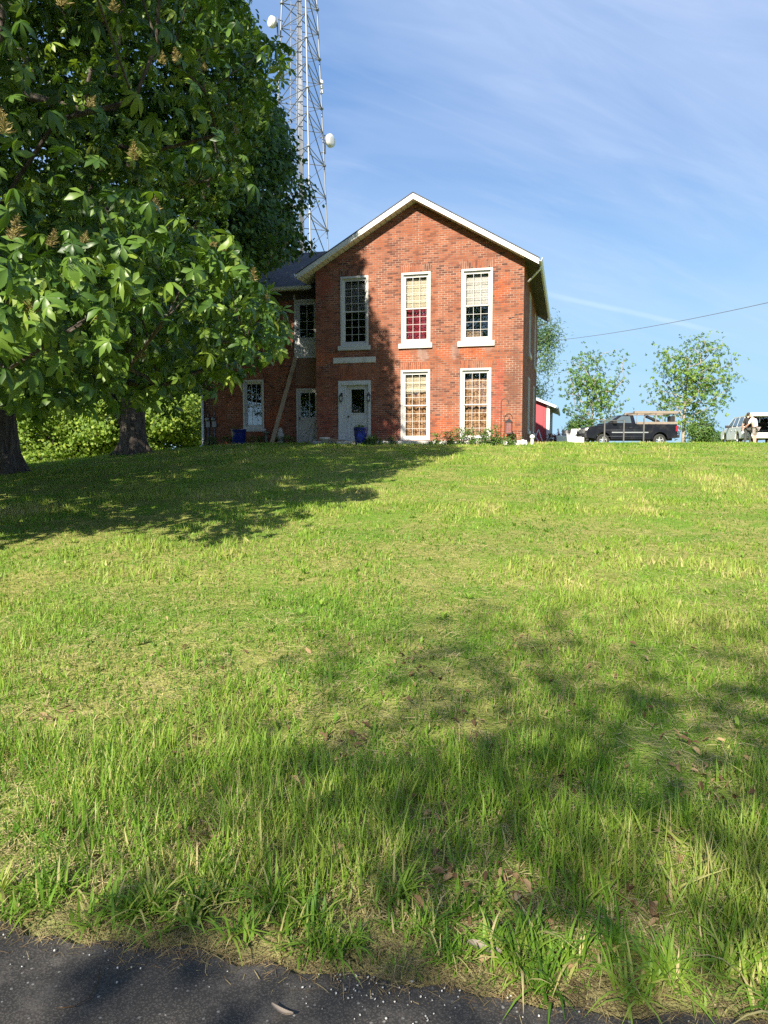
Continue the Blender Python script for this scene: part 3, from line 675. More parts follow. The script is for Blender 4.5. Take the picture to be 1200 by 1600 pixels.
# wing doors
u0, u1, z0, z1 = H_WU
d = MB(); ring(d, u0, u1, z0, z1, .09, WW - .03, WW + .08, tb=.16); d.box(u0 - .02, u0 + .05, WW - .035, WW - .0, z1, WTOP - .1)
d.build('door_casing', M['white_old'], house)
d = MB(); a, b, c, e = u0 + .09, u1 - .09, z0 + .16, z1 - .09
ring(d, a, b, c, e, .13, WW + .02, WW + .07, tb=.14); d.box(a + .13, b - .13, WW + .03, WW + .06, c + .14, c + .55); d.box(a + .13, b - .13, WW + .02, WW + .07, c + .55, c + .64)
ga, gb, gc, ge = a + .13, b - .13, c + .64, e - .13
d.box((ga + gb) / 2 - .01, (ga + gb) / 2 + .01, WW + .03, WW + .06, gc, ge)
for k in (1, 2, 3):
    zz = gc + (ge - gc) * k / 4; d.box(ga, (ga + gb) / 2 - .01, WW + .031, WW + .059, zz - .008, zz + .008); d.box((ga + gb) / 2 + .01, gb, WW + .031, WW + .059, zz - .008, zz + .008)
dr = d.build('door', M['white_old'], house); dr['label'] = 'white glazed upper door opening onto no balcony'
g = MB(); g.box(ga, gb, WW + .042, WW + .048, gc, ge); g.build('pane', M['glass'], dr)
g = MB(); g.cyl((a + .06, WW - .03, c + .98), .028, .05, 10, 0, 'Y'); g.build('handle', M['black_metal'], dr)
d = MB(); d.box(u0, u1, WW + .0, WW + .06, z1 + .004, WTOP - .1); d.build('transom_board', M['dark_wood'], house)
d = MB(); d.box(-1.30, -.02, WW - .012, WW + .03, 4.30, 5.37); d.build('infill_panel', paint('brown_stucco', (.21, .115, .075), .9, .18, 4, dirt=(.14, .085, .06), dirt_amt=.4), house)
u0, u1, z0, z1 = H_WD
d = MB(); ring(d, u0, u1, z0, z1, .08, WW - .03, WW + .05, tb=.05); d.build('door_casing', M['white'], house)
d = MB(); a, b, c, e = u0 + .08, u1 - .08, z0 + .05, z1 - .08
ring(d, a, b, c, e, .10, WW - .005, WW + .035, tb=.14); zm = c + .86
d.box(a + .10, b - .10, WW - .005, WW + .035, zm, zm + .10); d.box(a + .10, b - .10, WW + .012, WW + .03, c + .14, zm)
d.bar((a + .12, WW - .003, c + .16), (b - .12, WW - .003, zm - .02), .05, .02, 0, (0, 1, 0)); d.bar((a + .12, WW + .002, zm - .02), (b - .12, WW + .002, c + .16), .05, .02, 0, (0, 1, 0))
d.box(b - .36, b - .33, WW + .0, WW + .03, zm + .10, e - .10)
dr = d.build('door', M['white'], house); dr['label'] = 'white lower storm door with crossed braces below its glass'
g = MB(); g.box(a + .10, b - .10, WW + .022, WW + .026, zm + .1, e - .1); g.build('pane', M['glass'], dr)
g = MB(); g.box(a + .03, a + .06, WW - .05, WW - .005, zm - .02, zm + .12); g.build('handle', M['black_metal'], dr)
for (u, z) in ((-5.22, 2.98), (-4.93, 2.98)):
    g = MB(); g.cyl((u, WW - .14, z), .085, .12, 16, 0, 'Y'); g.box(u - .09, u + .09, WW - .06, WW, z - .32, z - .05); g.tube([(u, WW - .04, z - .3), (u, WW - .04, 1.8)], .02, 6)
    g.tube([(u, WW - .04, z + .05), (u, WW - .04, z + (.25 if u < -5 else .35))], .02, 6); go = g.build('electric_meter', M['galv_dark'], house)
    f = MB(); f.cyl((u, WW - .165, z), .065, .025, 16, 0, 'Y'); f.build('meter_glass', M['galv_light'] if u < -5 else M['car_glass'], go)

# ================================================================== TOWER
def tower():
    cx, cy = -5.196, 48.0; zb = gz(cx, cy) - .05; zt = 43.0
    root = thing('radio_tower', 'tall three legged steel lattice radio mast rising behind the roof', 'tower', (cx, cy, zb))
    rad = lambda z: 2.145 - .0541 * (z - 14.8)
    ang = {'N': -90 + 17, 'R': 30 + 17, 'L': 150 + 17}
    def leg(k, z): r_ = max(.5, rad(z)); a = R(ang[k]); return Vector((r_ * math.cos(a), r_ * math.sin(a), z - zb))
    zs = [zb]
    while zs[-1] < zt: zs.append(zs[-1] + (2.05 if zs[-1] < 21 else 1.5))
    for k in 'NRL':
        t = MB(); t.tube([leg(k, z) for z in zs], .050 if k != 'N' else .056, 8)
        for z in zs[1::2]: c = leg(k, z); t.cyl(c - Vector((0, 0, .05)), .12, .1, 10)
        t.build('leg', M['galv_light'] if k == 'N' else M['galv'], root)
    for i, (a, b) in enumerate((('L', 'N'), ('N', 'R'), ('R', 'L'))):
        t = MB()
        for j in range(len(zs) - 1):
            za, zc = zs[j], zs[j + 1]
            t.tube([leg(a, zc), leg(b, zc)], .028, 5, cap=False)
            A, B = (leg(a, za), leg(b, zc)) if i != 1 else (leg(a, zc), leg(b, za))
            t.tube([A, B], .032, 5, cap=False)
            if i != 1: t.tube([A.lerp(B, .5), leg(b, za).lerp(leg(a, za), .0)], .018, 4, cap=False)
            else: t.tube([leg(a, za).lerp(leg(b, zc), 0), leg(b, zc)], .018, 4, cap=False)
        t.build('brace', M['galv_dark'] if i != 1 else M['galv_dark'], root)
    t = MB()
    for dx in (-.12, -.04, .04, .12): t.tube([(dx - .15, .5, 0.), (dx - .15 - .05, .35, zt - zb)], .045, 6)
    t.build('cable_run', M['galv_dark'], root)
    t = MB(); lx, ly = -1.0, .35
    f = lambda z: Vector((lx + (z - zb) * .018, ly - (z - zb) * .004, z - zb))
    for dx in (-.2, .2): t.tube([f(zb) + Vector((dx, 0, 0)), f(zt) + Vector((dx, 0, 0))], .02, 4)
    z = zb + .3
    while z < zt: t.tube([f(z) + Vector((-.2, 0, 0)), f(z) + Vector((.2, 0, 0))], .012, 4, cap=False); z += .4
    t.build('ladder', M['galv'], root)
    def dish(p, dirv, r_):
        p = Vector(p); dv = Vector(dirv).normalized()
        t = MB(); t.tube([p + dv * .30, p + dv * .52], [r_, r_], 22); t.tube([p + dv * .52, p + dv * .56, p + dv * .58], [r_, r_ * .93, r_ * .5], 22)
        t.tube([p + dv * .12, p + dv * .28], [r_ * .25, r_ * .95], 22)
        o = t.build('dish_antenna', M['radome'], root)
        q = MB(); q.tube([p - Vector((0, 0, .75)), p + Vector((0, 0, .45))], .05, 8); q.bar(p, p + dv * .2, .16)
        for zz in (-.6, .35): q.tube([p + Vector((0, 0, zz)), p + Vector((0, 0, zz)) - dv * .4], .035, 6)
        q.bar(p + Vector((0, 0, .1)), p + dv * .3 + Vector((0, 0, .3)), .04); q.bar(p - Vector((0, 0, .1)), p + dv * .3 - Vector((0, 0, .3)), .04)
        q.build('dish_mount', M['galv_dark'], o)
    zd = 21.9; l = leg('R', zd); dish(l + Vector((.12, -.05, 0)), (.86, -.5, 0), .41)
    zd = 28.6; l = leg('L', zd); dish(l + Vector((-.18, -.2, 0)), (-.75, -.66, 0), .33)
    t = MB(); l = leg('R', 25.3)
    t.bar((l.x + .06, l.y - .08, l.z - .45), (l.x + .06, l.y - .08, l.z + .45), .05)
    for zz in (-.3, 0, .3): t.box(l.x - .02, l.x + .16, l.y - .16, l.y, l.z + zz - .1, l.z + zz + .08)
    t.build('antenna_box', M['radome'], root)
    p = MB(); p.box(-3.2, 3.2, -3.2, 3.2, -.3, .08); p.build('concrete_base', M['concrete'], root)
tower()

# ================================================================== RED SHED
def shed():
    L_, Wd, hw_, pitch = 9.0, 6.0, 2.45, .42
    c = at(857, 690, 45.0)
    root = thing('red_shed', 'red sheet metal shed with white corner trim behind the house', 'shed', (c[0], c[1], gz(c[0], c[1])), -HA)
    m = MB(); rz = hw_ + pitch * Wd / 2
    m.add([(-Wd, 0, -.3), (0, 0, -.3), (0, 0, hw_), (-Wd / 2, 0, rz), (-Wd, 0, hw_)], [(0, 1, 2, 3, 4)])
    m.add([(-Wd, L_, -.3), (0, L_, -.3), (0, L_, hw_), (-Wd / 2, L_, rz), (-Wd, L_, hw_)], [(4, 3, 2, 1, 0)])
    m.add([(-Wd, 0, -.3), (-Wd, L_, -.3), (-Wd, L_, hw_), (-Wd, 0, hw_)], [(3, 2, 1, 0)])
    red = paint('red_sheet', (.34, .035, .045), .5, .12, 2)
    m.build('wall', red, root)
    m = MB(); x = 0.0
    for k in range(int(L_ / .3)): m.box(-.02, .0, k * .3, k * .3 + .29, -.3, hw_ - .02); m.box(0, .02, k * .3 + .1, k * .3 + .16, -.3, hw_ - .02)
    m.build('wall', paint('grey_sheet', (.40, .40, .42), .5, .12, 2), root)
    m = MB()
    def sl(a, za, b, zb_, y0, y1, th):
        vs = [(a, y0, za), (b, y0, zb_), (b, y1, zb_), (a, y1, za)]; vs += [(p, q, r_ - th) for p, q, r_ in vs]
        m.add(vs, [(0, 1, 2, 3), (7, 6, 5, 4), (0, 4, 5, 1), (1, 5, 6, 2), (2, 6, 7, 3), (3, 7, 4, 0)])
    sl(.4, hw_ - .4 * pitch + .07, -Wd / 2, rz + .07, -.3, L_ + .3, .06); sl(-Wd - .4, hw_ - .4 * pitch + .07, -Wd / 2, rz + .07, -.3, L_ + .3, .06)
    m.build('roof', M['galv_dark'], root)
    m = MB(); m.box(-.14, .035, -.035, .0, -.2, hw_ + .02)
    for (a, za, b, zb_) in ((.42, hw_ - .4 * pitch, -Wd / 2, rz), (-Wd - .42, hw_ - .4 * pitch, -Wd / 2, rz)): m.bar((a, -.31, za + .03), (b, -.31, zb_ + .03), .05, .14)
    m.build('white_trim', M['white_trim'], root)
    m = MB(); m.box(-2.0, -.35, -.06, -.01, 0, 2.2); dd = m.build('sliding_door', red, root)
    m = MB()
    for a, b in (((-1.85, .05), (-1.2, 1.05)), ((-1.2, 1.05), (-.45, .05)), ((-.95, .05), (-.62, .95)), ((-.62, .95), (-.36, .2))):
        m.bar((a[0], -.075, a[1]), (b[0], -.075, b[1]), .06, .02, 0, (0, 1, 0))
    m.build('cross_brace', M['white_trim'], dd)
    gutter('gutter', (.44, -.3, hw_ - .4 * pitch + .05), (.44, L_ + .3, hw_ - .4 * pitch + .05), root, M['galv_dark'])
shed()

# ================================================================== VEHICLES
def arc(cx, cz, r_, a0, a1, n=9): return [(cx + r_ * math.cos(R(a0 + (a1 - a0) * i / n)), cz + r_ * math.sin(R(a0 + (a1 - a0) * i / n))) for i in range(n + 1)]
def wheel(parent, x, y, r_, w_, out):
    """tyre with a rim child; out = +1 when the outer face looks to +y"""
    t = MB(); hw2 = w_ / 2
    prof = [(r_ * .62, -hw2), (r_ * .9, -hw2), (r_, -hw2 * .7), (r_, hw2 * .7), (r_ * .9, hw2), (r_ * .62, hw2)]
    n = 24; vs = [(x + q * math.cos(2 * PI * k / n), y + z, r_ + q * math.sin(2 * PI * k / n)) for q, z in prof for k in range(n)]
    fs = [(i * n + k, i * n + (k + 1) % n, (i + 1) * n + (k + 1) % n, (i + 1) * n + k) for i in range(len(prof) - 1) for k in range(n)]
    fs += [((len(prof) - 1) * n + k, (len(prof) - 1) * n + (k + 1) % n, (k + 1) % n, k) for k in range(n)]
    t.add(vs, fs, 0, True); o = t.build('wheel', M['rubber'], parent)
    h = MB(); h.tube([(x, y + out * hw2 * .55, r_), (x, y + out * hw2 * .72, r_)], [r_ * .18, r_ * .16], 12)
    h.tube([(x, y + out * hw2 * .35, r_), (x, y + out * hw2 * .4, r_)], r_ * .3, 16)
    for k in range(5):
        a = 2 * PI * k / 5 + .3
        h.bar((x + r_ * .12 * math.cos(a), y + out * hw2 * .55, r_ + r_ * .12 * math.sin(a)), (x + r_ * .6 * math.cos(a), y + out * hw2 * .6, r_ + r_ * .6 * math.sin(a)), r_ * .2, r_ * .08, 0, (0, 1, 0))
    n = 24; vs = [(x + q * math.cos(2 * PI * k / n), y + out * z, r_ + q * math.sin(2 * PI * k / n)) for q, z in ((r_ * .63, hw2 * .4), (r_ * .63, hw2 * .95), (r_ * .56, hw2 * .9), (r_ * .56, hw2 * .4)) for k in range(n)]
    h.add(vs, [(i * n + k, i * n + (k + 1) % n, (i + 1) * n + (k + 1) % n, (i + 1) * n + k) for i in range(3) for k in range(n)], 0, True)
    h.build('rim', M['steel'], o)
    return o

def pickup():
    c = at(978, 692, 43.6)
    root = thing('pickup_truck', 'black regular cab pickup truck parked beyond the lawn, carrying a timber rack', 'truck', (c[0], c[1], gz(c[0], c[1]) - .13), PI + R(2))
    m, t, b = mat('black_car_paint'); b.inputs['Base Color'].default_value = (.012, .013, .018, 1); b.inputs['Specular IOR Level'].default_value = .25; b.inputs['Coat Weight'].default_value = .12
    n = t.noise(t.new('ShaderNodeTexCoord').outputs['Object'], 3, 5); t.put(b.inputs['Roughness'], t.rng(n, .3, .7, .3, .5))
    t.put(b.inputs['Base Color'], t.mix(t.rng(n, .5, .75), (.006, .0065, .010), (.018, .017, .016)))
    paintm = m; HW = .98
    fx, rx_ = 1.72, -1.65; r_ = .37
    lower = [(2.62, .52), (2.70, .62), (2.70, .86), (2.66, 1.02), (2.52, 1.16), (1.62, 1.28), (1.46, 1.33), (-.22, 1.34), (-.24, 1.31), (-2.66, 1.31), (-2.70, .62), (-2.62, .50)]
    lower += [(rx_ - .50, .47)] + arc(rx_, .40, .47, 172, 8, 10) + [(rx_ + .5, .42), (fx - .5, .42)] + arc(fx, .40, .47, 172, 8, 10) + [(fx + .5, .47)]
    mb = MB(); mb.prism(lower, -HW, HW); mb.build('body', paintm, root, .045, 2)
    # fender flares
    for x in (fx, rx_):
        for s in (-1, 1):
            f = MB(); pr = arc(x, .40, .53, 178, 2, 12) + arc(x, .40, .45, 2, 178, 12); f.prism(pr, s * (HW - .02), s * (HW + .05)); f.build('fender_flare', paintm, root, .012, 1)
    # cab: tapered greenhouse
    def frustum(mb, bot, top, yb, yt, z0, z1): 
        vs = [(bot[0], -yb, z0), (bot[1], -yb, z0), (bot[1], yb, z0), (bot[0], yb, z0), (top[0], -yt, z1), (top[1], -yt, z1), (top[1], yt, z1), (top[0], yt, z1)]
        mb.add(vs, [(0, 3, 2, 1), (4, 5, 6, 7), (0, 1, 5, 4), (1, 2, 6, 5), (2, 3, 7, 6), (3, 0, 4, 7)])
    mb = MB(); frustum(mb, (-.22, 1.54), (-.12, .70), .93, .76, 1.33, 1.84); cab = mb.build('cab', paintm, root, .05, 3)
    g = MB()
    for s in (-1, 1):
        def P(x, k): return (x, s * (.93 - .17 * k + .006), 1.33 + .51 * k)
        g.add([P(.05, .1), P(1.17, .1), P(.60, .88), P(.10, .88)], [(0, 1, 2, 3)])
    g.add([(1.50, -.84, 1.37), (1.50, .84, 1.37), (.77, .70, 1.80), (.77, -.70, 1.80)], [(0, 1, 2, 3)])
    g.add([(-.222, -.8, 1.4), (-.222, .8, 1.4), (-.142, .68, 1.78), (-.142, -.68, 1.78)], [(0, 1, 2, 3)])
    wo = g.build('cab_window', M['car_glass'], root)
    md = wo.modifiers.new('thick', 'SOLIDIFY'); md.thickness = .012
    for s in (-1, 1):
        d = MB(); d.box(-.08, 1.22, s * HW - .006, s * HW + .008, .52, 1.28); do = d.build('door', paintm, root, .006, 1)
        h = MB(); h.box(.02, .20, s * HW + (.0 if s > 0 else -.04), s * HW + (.04 if s > 0 else .0), 1.08, 1.13); h.build('handle', M['black_metal'], do)
        d = MB(); d.box(-.95, 1.22, s * HW - .005, s * HW + .022, .80, .86); d.build('side_moulding', M['steel'], root)
        q = MB(); q.box(1.0, 1.2, s * 1.06 - .12, s * 1.06 + .12, 1.34, 1.55); q.bar((1.1, s * .92, 1.38), (1.1, s * 1.0, 1.42), .06); q.build('wing_mirror', M['black_metal'], root, .02)
        hl = MB(); hl.box(2.42, 2.69, s * .76 - .19, s * .76 + .21, .93, 1.10); hl.build('headlight', paint('headlamp_lens', (.75, .74, .68), .15, .05), root, .03)
        tl = MB(); tl.box(-2.715, -2.58, s * .88 - .09, s * .88 + .11, .90, 1.22); tl.build('taillight', paint('red_lens', (.30, .01, .02), .2, .1), root, .015)
    b_ = MB(); b_.box(2.62, 2.80, -.96, .96, .50, .72); b_.box(2.55, 2.72, -.9, .9, .36, .50); b_.build('front_bumper', M['black_metal'], root, .03)
    b_ = MB(); b_.box(-2.86, -2.68, -.92, .92, .52, .70); b_.build('rear_bumper', M['black_metal'], root, .03)
    g = MB()
    for k in range(4): g.box(2.66, 2.72, -.5, .5, .80 + k * .07, .84 + k * .07)
    g.build('grille', M['steel'], root)
    for x in (fx, rx_):
        for s in (-1, 1): wheel(root, x, s * .84, r_, .26, s)
    u = MB(); u.box(-2.5, 2.4, -.7, .7, .36, .52); u.build('chassis', M['dark_interior'], root)
    # rack of timber over the bed
    for x in (-.30, -1.42, -2.58):
        rk = MB()
        for s in (-1, 1): rk.bar((x, s * .86, 1.30), (x, s * .86, 1.94), .04)
        rk.bar((x, -.9, 1.98), (x, .9, 1.98), .08)
        rk.build('rack_frame', M['ladder_wood'], root)
    for bx in ((-2.72, -.12, .82, .96, 1.93, 2.08), (-2.68, -.2, -.98, -.80, 1.92, 2.08), (-2.5, -.3, .2, .4, 2.03, 2.1)): rk = MB(); rk.box(*bx); rk.build('rack_beam', M['ladder_wood'], root, .01)
    for sy in (-1, 1): rk = MB(); rk.box(-2.68, -.26, min(sy * .88, sy * .99), max(sy * .88, sy * .99), 1.32, 1.45); rk.build('bed_rail', M['ladder_wood'], root)
    k = MB(); k.box(-2.62, -2.34, .3, .8, 1.40, 1.80); k.build('tool_box', M['black_metal'], root, .02)
    k = MB(); k.bar((-.95, .7, 1.78), (-1.7, .7, 1.46), .10, .12); k.bar((-.95, .5, 1.78), (-1.7, .5, 1.46), .10, .12); k.build('wheelbarrow_handle', M['black_metal'], root)
pickup()

def wagon():
    """white car seen from behind its open tail lid; local x = forward"""
    c = at(1159, 694, 41.6)
    root = thing('hatchback_car', 'white estate car with its tailgate raised, two people standing at its boot', 'car', (0, 0, 0), PI / 2 - R(11.5))
    m, t, b = mat('white_car_paint'); b.inputs['Base Color'].default_value = (.68, .68, .66, 1); b.inputs['Roughness'].default_value = .4; b.inputs['Coat Weight'].default_value = .15
    n = t.noise(t.new('ShaderNodeTexCoord').outputs['Object'], 2.5, 5); t.put(b.inputs['Base Color'], t.mix(t.rng(n, .45, .8), (.80, .80, .77), (.66, .65, .61)))
    wp = m; HW = .93
    rot = Matrix.Rotation(PI / 2 - R(11.5), 3, 'Z'); off = rot @ Vector((-.1, HW, 0)); root.location = (c[0] - off.x, c[1] - off.y, 0); root.location.z = gz(root.location.x, root.location.y) - .02
    L_ = 4.75; fx, rx_, r_ = 3.75, .95, .35
    sill = [(0.0, .36)] + [(rx_ - .45, .34)] + arc(rx_, .36, .43, 175, 5, 10) + [(rx_ + .46, .30), (fx - .46, .30)] + arc(fx, .36, .43, 175, 5, 10) + [(L_ - .2, .32), (L_, .45), (L_, .72), (L_ - .15, .86), (3.6, 1.02), (3.3, 1.06), (.02, 1.06), (-.04, .9), (-.04, .45)]
    for s in (-1, 1):
        mb = MB(); mb.prism(sill, s * HW, s * (HW - .16)); mb.build('side_panel', wp, root, .04, 2)
        # pillars and side glass, leaning inwards
        def P(x, k): return (x, s * (HW - .03 - .17 * k), 1.05 + .58 * k)
        g = MB(); g.add([P(.25, .08), P(3.25, .05), P(2.35, .92), P(.28, .92)], [(0, 1, 2, 3)]); go = g.build('side_window', M['car_glass'], root); go.modifiers.new('thick', 'SOLIDIFY').thickness = .02
        q = MB()
        for a, b2, w_ in (((0.0, 0), (.16, 1), .2), ((1.15, 0), (1.1, 1), .09), ((2.15, 0), (1.95, 1), .09), ((3.4, 0), (2.4, 1), .1)): q.bar(P(*a), P(*b2), .05, w_, 0, (1, 0, 0))
        q.bar(P(.02, 1), P(2.5, 1), .06, .07); q.build('pillar', wp, root)
        h = MB(); h.box(2.72, 2.9, s * 1.03 - .11, s * 1.03 + .11, 1.04, 1.2); h.bar((2.8, s * .88, 1.06), (2.8, s * .98, 1.1), .06); h.build('wing_mirror', M['black_metal'], root, .03)
        tl = MB(); tl.box(-.055, .12, s * HW - (.2 if s > 0 else -.012), s * HW + (.012 if s > 0 else .2), .78, 1.04); tl.build('taillight', paint('clear_tail_lens', (.42, .36, .35), .2, .2), root, .02)
        d = MB()
        for xx in (1.35, 2.15): d.box(xx, xx + .16, s * HW - .012, s * HW + .018, .86, .90)
        d.build('handle', wp, root)
    mb = MB(); mb.box(-.02, 2.45, -.73, .73, 1.61, 1.67); mb.build('roof', wp, root, .03)
    mb = MB(); mb.prism([(L_ - .2, .32), (L_, .45), (L_, .72), (L_ - .15, .86), (3.35, 1.04), (3.2, .4)], -HW + .16, HW - .16); mb.build('bonnet', wp, root, .03)
    g = MB(); g.add([(3.3, -.82, 1.06), (3.3, .82, 1.06), (2.45, .68, 1.62), (2.45, -.68, 1.62)], [(0, 1, 2, 3)]); go = g.build('windscreen', M['car_glass'], root); go.modifiers.new('thick', 'SOLIDIFY').thickness = .015
    mb = MB(); mb.box(.02, 3.2, -HW + .16, HW - .16, .50, .58); mb.box(1.15, 1.3, -HW + .16, HW - .16, .58, 1.3); mb.build('boot_lining', M['dark_interior'], root)
    mb = MB(); mb.box(-.16, .06, -HW + .02, HW - .02, .36, .68); mb.build('rear_bumper', wp, root, .06, 3)
    mb = MB(); mb.box(-.175, -.158, -.75, .75, .44, .47); mb.build('bumper_strip', M['black_metal'], root)
    for x in (fx, rx_):
        for s in (-1, 1): wheel(root, x, s * .80, r_, .22, s)
    # raised lid hinged at the back of the roof
    lid = MB(); pr = [(0, 1.66), (-.35, 1.80), (-.85, 1.76), (-1.05, 1.62), (-1.02, 1.58), (-.82, 1.68), (-.35, 1.74), (0, 1.62)]
    lid.prism(pr, -.80, .80); lo = lid.build('tailgate', wp, root, .02)
    g = MB(); g.prism([(-.12, 1.655), (-.36, 1.735), (-.76, 1.68), (-.76, 1.67), (-.36, 1.722), (-.12, 1.64)], -.66, .66); g.build('rear_window', M['dark_interior'], lo)
    for s in (-1, 1):
        k = MB(); k.tube([(.1, s * .74, 1.3), (-.5, s * .72, 1.68)], .015, 6); k.build('gas_strut', M['black_metal'], lo)
    k = MB(); k.tube([(.3, -.5, .22), (-.14, -.5, .22)], .05, 10); k.build('exhaust', M['galv_dark'], root)
    b_ = MB(); b_.box(.3, .8, -.5, .1, .58, .86); b_.box(.4, .9, .2, .6, .58, .8); b_.build('boot_cargo', M['black_metal'], root, .03)
wagon()

# ================================================================== PEOPLE
def skin_graph(name, nodes, edges, mat_, parent=None, root_key=None, sub=2):
    """nodes: key -> (x, y, z, radius); continuous surface grown with a Skin modifier"""
    keys = list(nodes); idx = {k: i for i, k in enumerate(keys)}
    me = bpy.data.meshes.new(name); me.from_pydata([nodes[k][:3] for k in keys], [(idx[a], idx[b]) for a, b in edges], [])
    o = link(name, me, mat_, parent); sk = o.modifiers.new('skin', 'SKIN'); sk.use_smooth_shade = True
    if not me.skin_vertices: me.attributes  # layer is made by the modifier
    for i, k in enumerate(keys):
        sv = me.skin_vertices[0].data[i]; r_ = nodes[k][3]; sv.radius = r_ if isinstance(r_, tuple) else (r_, r_); sv.use_root = (k == root_key)
    s = o.modifiers.new('sub', 'SUBSURF'); s.levels = sub; s.render_levels = sub
    return o
def limb(nodes, edges, prefix, pts, start):
    prev = start
    for i, p in enumerate(pts): k = f'{prefix}{i}'; nodes[k] = p; edges.append((prev, k)); prev = k
    return prev
def hand(nodes, edges, prefix, wrist_key, wr, d, side):
    """five unequal bent fingers on a palm"""
    d = Vector(d).normalized(); n = Vector((0, 0, 1)) if abs(d.z) < .8 else Vector((1, 0, 0)); sd = d.cross(n).normalized() * side; up = sd.cross(d).normalized()
    w_ = Vector(wr); palm = w_ + d * .07; pk = f'{prefix}palm'; nodes[pk] = (*palm, (.042, .026)); edges.append((wrist_key, pk))
    for i, (off, ln) in enumerate(((-.03, .066), (-.010, .076), (.010, .07), (.030, .054))):
        a = palm + d * .035 + sd * off; b = a + d * ln * .55 - up * .012; c = b + d * ln * .4 - up * .03
        limb(nodes, edges, f'{prefix}f{i}', [(*a, .0095), (*b, .0085), (*c, .0075)], pk)
    a = palm - d * .03 - sd * .045; b = a + d * .035 - sd * .02 - up * .012; limb(nodes, edges, f'{prefix}t', [(*a, .011), (*b, .009), (*(b + d * .025), .008)], pk)
SKIN = paint('skin', (.55, .30, .22), .55, .08, 12)
def person(px, foot_py, Y, heading, label, spec):
    """local frame: +y is where the person faces"""
    c = at(px, foot_py, Y); z0 = gz(c[0], c[1])
    root = thing('person', label, 'person', (c[0], c[1], z0), heading, 'people at the open car boot')
    ln = spec['lean']; hip = Vector((0, 0, .93)); 
    def sp(h, f=0, x=0): return Vector((x, ln * h + f, .93 + h * math.sqrt(max(.2, 1 - ln * ln))))
    N = {}; E_ = []
    N['hip'] = (0, 0, .94, (.165, .12)); N['waist'] = (*sp(.18), (.145, .105)); N['chest'] = (*sp(.36), (.175, .115)); N['neck0'] = (*sp(.51), (.09, .075)); N['neck'] = (*sp(.57, .01), .056)
    hd = spec['head']; h0 = sp(.57, .01)
    N['jaw'] = (*(h0 + Vector((0, .03 + hd * .03, .055))), (.066, .075)); N['face'] = (*(h0 + Vector((0, .025 + hd * .06, .115))), (.077, .094)); N['crown'] = (*(h0 + Vector((0, .0 + hd * .05, .185))), (.070, .082)); N['top'] = (*(h0 + Vector((0, -.01 + hd * .04, .225))), (.035, .042))
    E_ += [('hip', 'waist'), ('waist', 'chest'), ('chest', 'neck0'), ('neck0', 'neck'), ('neck', 'jaw'), ('jaw', 'face'), ('face', 'crown'), ('crown', 'top')]
    fc = Vector(N['face'][:3]); N['nose'] = (*(fc + Vector((0, .105, -.015))), .014); E_.append(('face', 'nose'))
    for s, nm in ((-1, 'L'), (1, 'R')):
        N['ear' + nm] = (*(fc + Vector((s * .082, -.005, -.005))), (.012, .024)); E_.append(('face', 'ear' + nm))
        sh = sp(.46, 0, s * .17); lk = limb(N, E_, 'arm' + nm, [(*sh, .062)] + [(*Vector(q[:3]), q[3]) for q in spec['arm' + nm](sh, s)], 'neck0' if False else 'chest')
        p2 = Vector(N[lk][:3]); p1 = Vector(N[f'arm{nm}2'][:3]); hand(N, E_, 'hand' + nm, lk, p2, p2 - p1, s)
        st = spec['step'] * s; ht = Vector((s * .095, 0, .86))
        fz = Vector((s * (.10 + spec['stance']), st, .075))
        kn = ht.lerp(fz, .47) + Vector((0, .03, 0))
        limb(N, E_, 'leg' + nm, [(*ht, .092), (*ht.lerp(kn, .5), .078), (*kn, .058), (*kn.lerp(fz, .4), .056), (*fz, .038)], 'hip')
        tk = 'leg' + nm + '4'; limb(N, E_, 'foot' + nm, [(fz.x, fz.y - .03, .045, .038), (fz.x + s * .015, fz.y + .10, .035, .038), (fz.x + s * .02, fz.y + .17, .028, .028)], tk)
    body = skin_graph('body', N, E_, SKIN, root, 'hip', 2)
    # face details: eyes, mouth
    e = MB()
    for s in (-1, 1): e.lathe(tuple(fc + Vector((s * .032, .085, .01))), [(.004, -.008), (.012, 0), (.004, .008)], 8)
    e.bar(fc + Vector((-.025, .09, -.06)), fc + Vector((.025, .09, -.06)), .008); e.build('eyes_and_mouth', M['black_metal'], root)
    # clothes follow the body a little further out
    def grow(keys, extra, name, m_, root_k):
        n2 = {}; 
        for k in keys:
            x, y, z, r_ = N[k] if k in N else extra[k]; ex = .022
            n2[k] = (x, y, z, (r_[0] + ex, r_[1] + ex) if isinstance(r_, tuple) else r_ + ex)
        ee = [(a, b) for a, b in E_ if a in n2 and b in n2]
        return skin_graph(name, n2, ee, m_, root, root_k, 2)
    sleeves = [k for k in N if k.startswith('arm') and k[4:] in ('0', '1')]
    grow(['hip', 'waist', 'chest', 'neck0'] + sleeves, {}, 'shirt', spec['shirt'], 'waist')
    legs = [k for k in N if k.startswith('leg') and int(k[4:]) <= spec['trouser']]
    grow(['hip'] + legs, {}, 'trousers' if spec['trouser'] > 3 else 'shorts', spec['trousers'], 'hip')
    for s, nm in ((-1, 'L'), (1, 'R')):
        f = MB(); p0 = Vector(N['foot' + nm + '0'][:3]); p1 = Vector(N['foot' + nm + '2'][:3])
        f.tube([p0 + Vector((0, -.05, 0)), p0 + Vector((0, .01, .01)), p0.lerp(p1, .5), p1, p1 + Vector((0, .04, -.01))], [.035, .058, .052, .046, .02], 10); f.build('shoe', spec['shoe'], root)
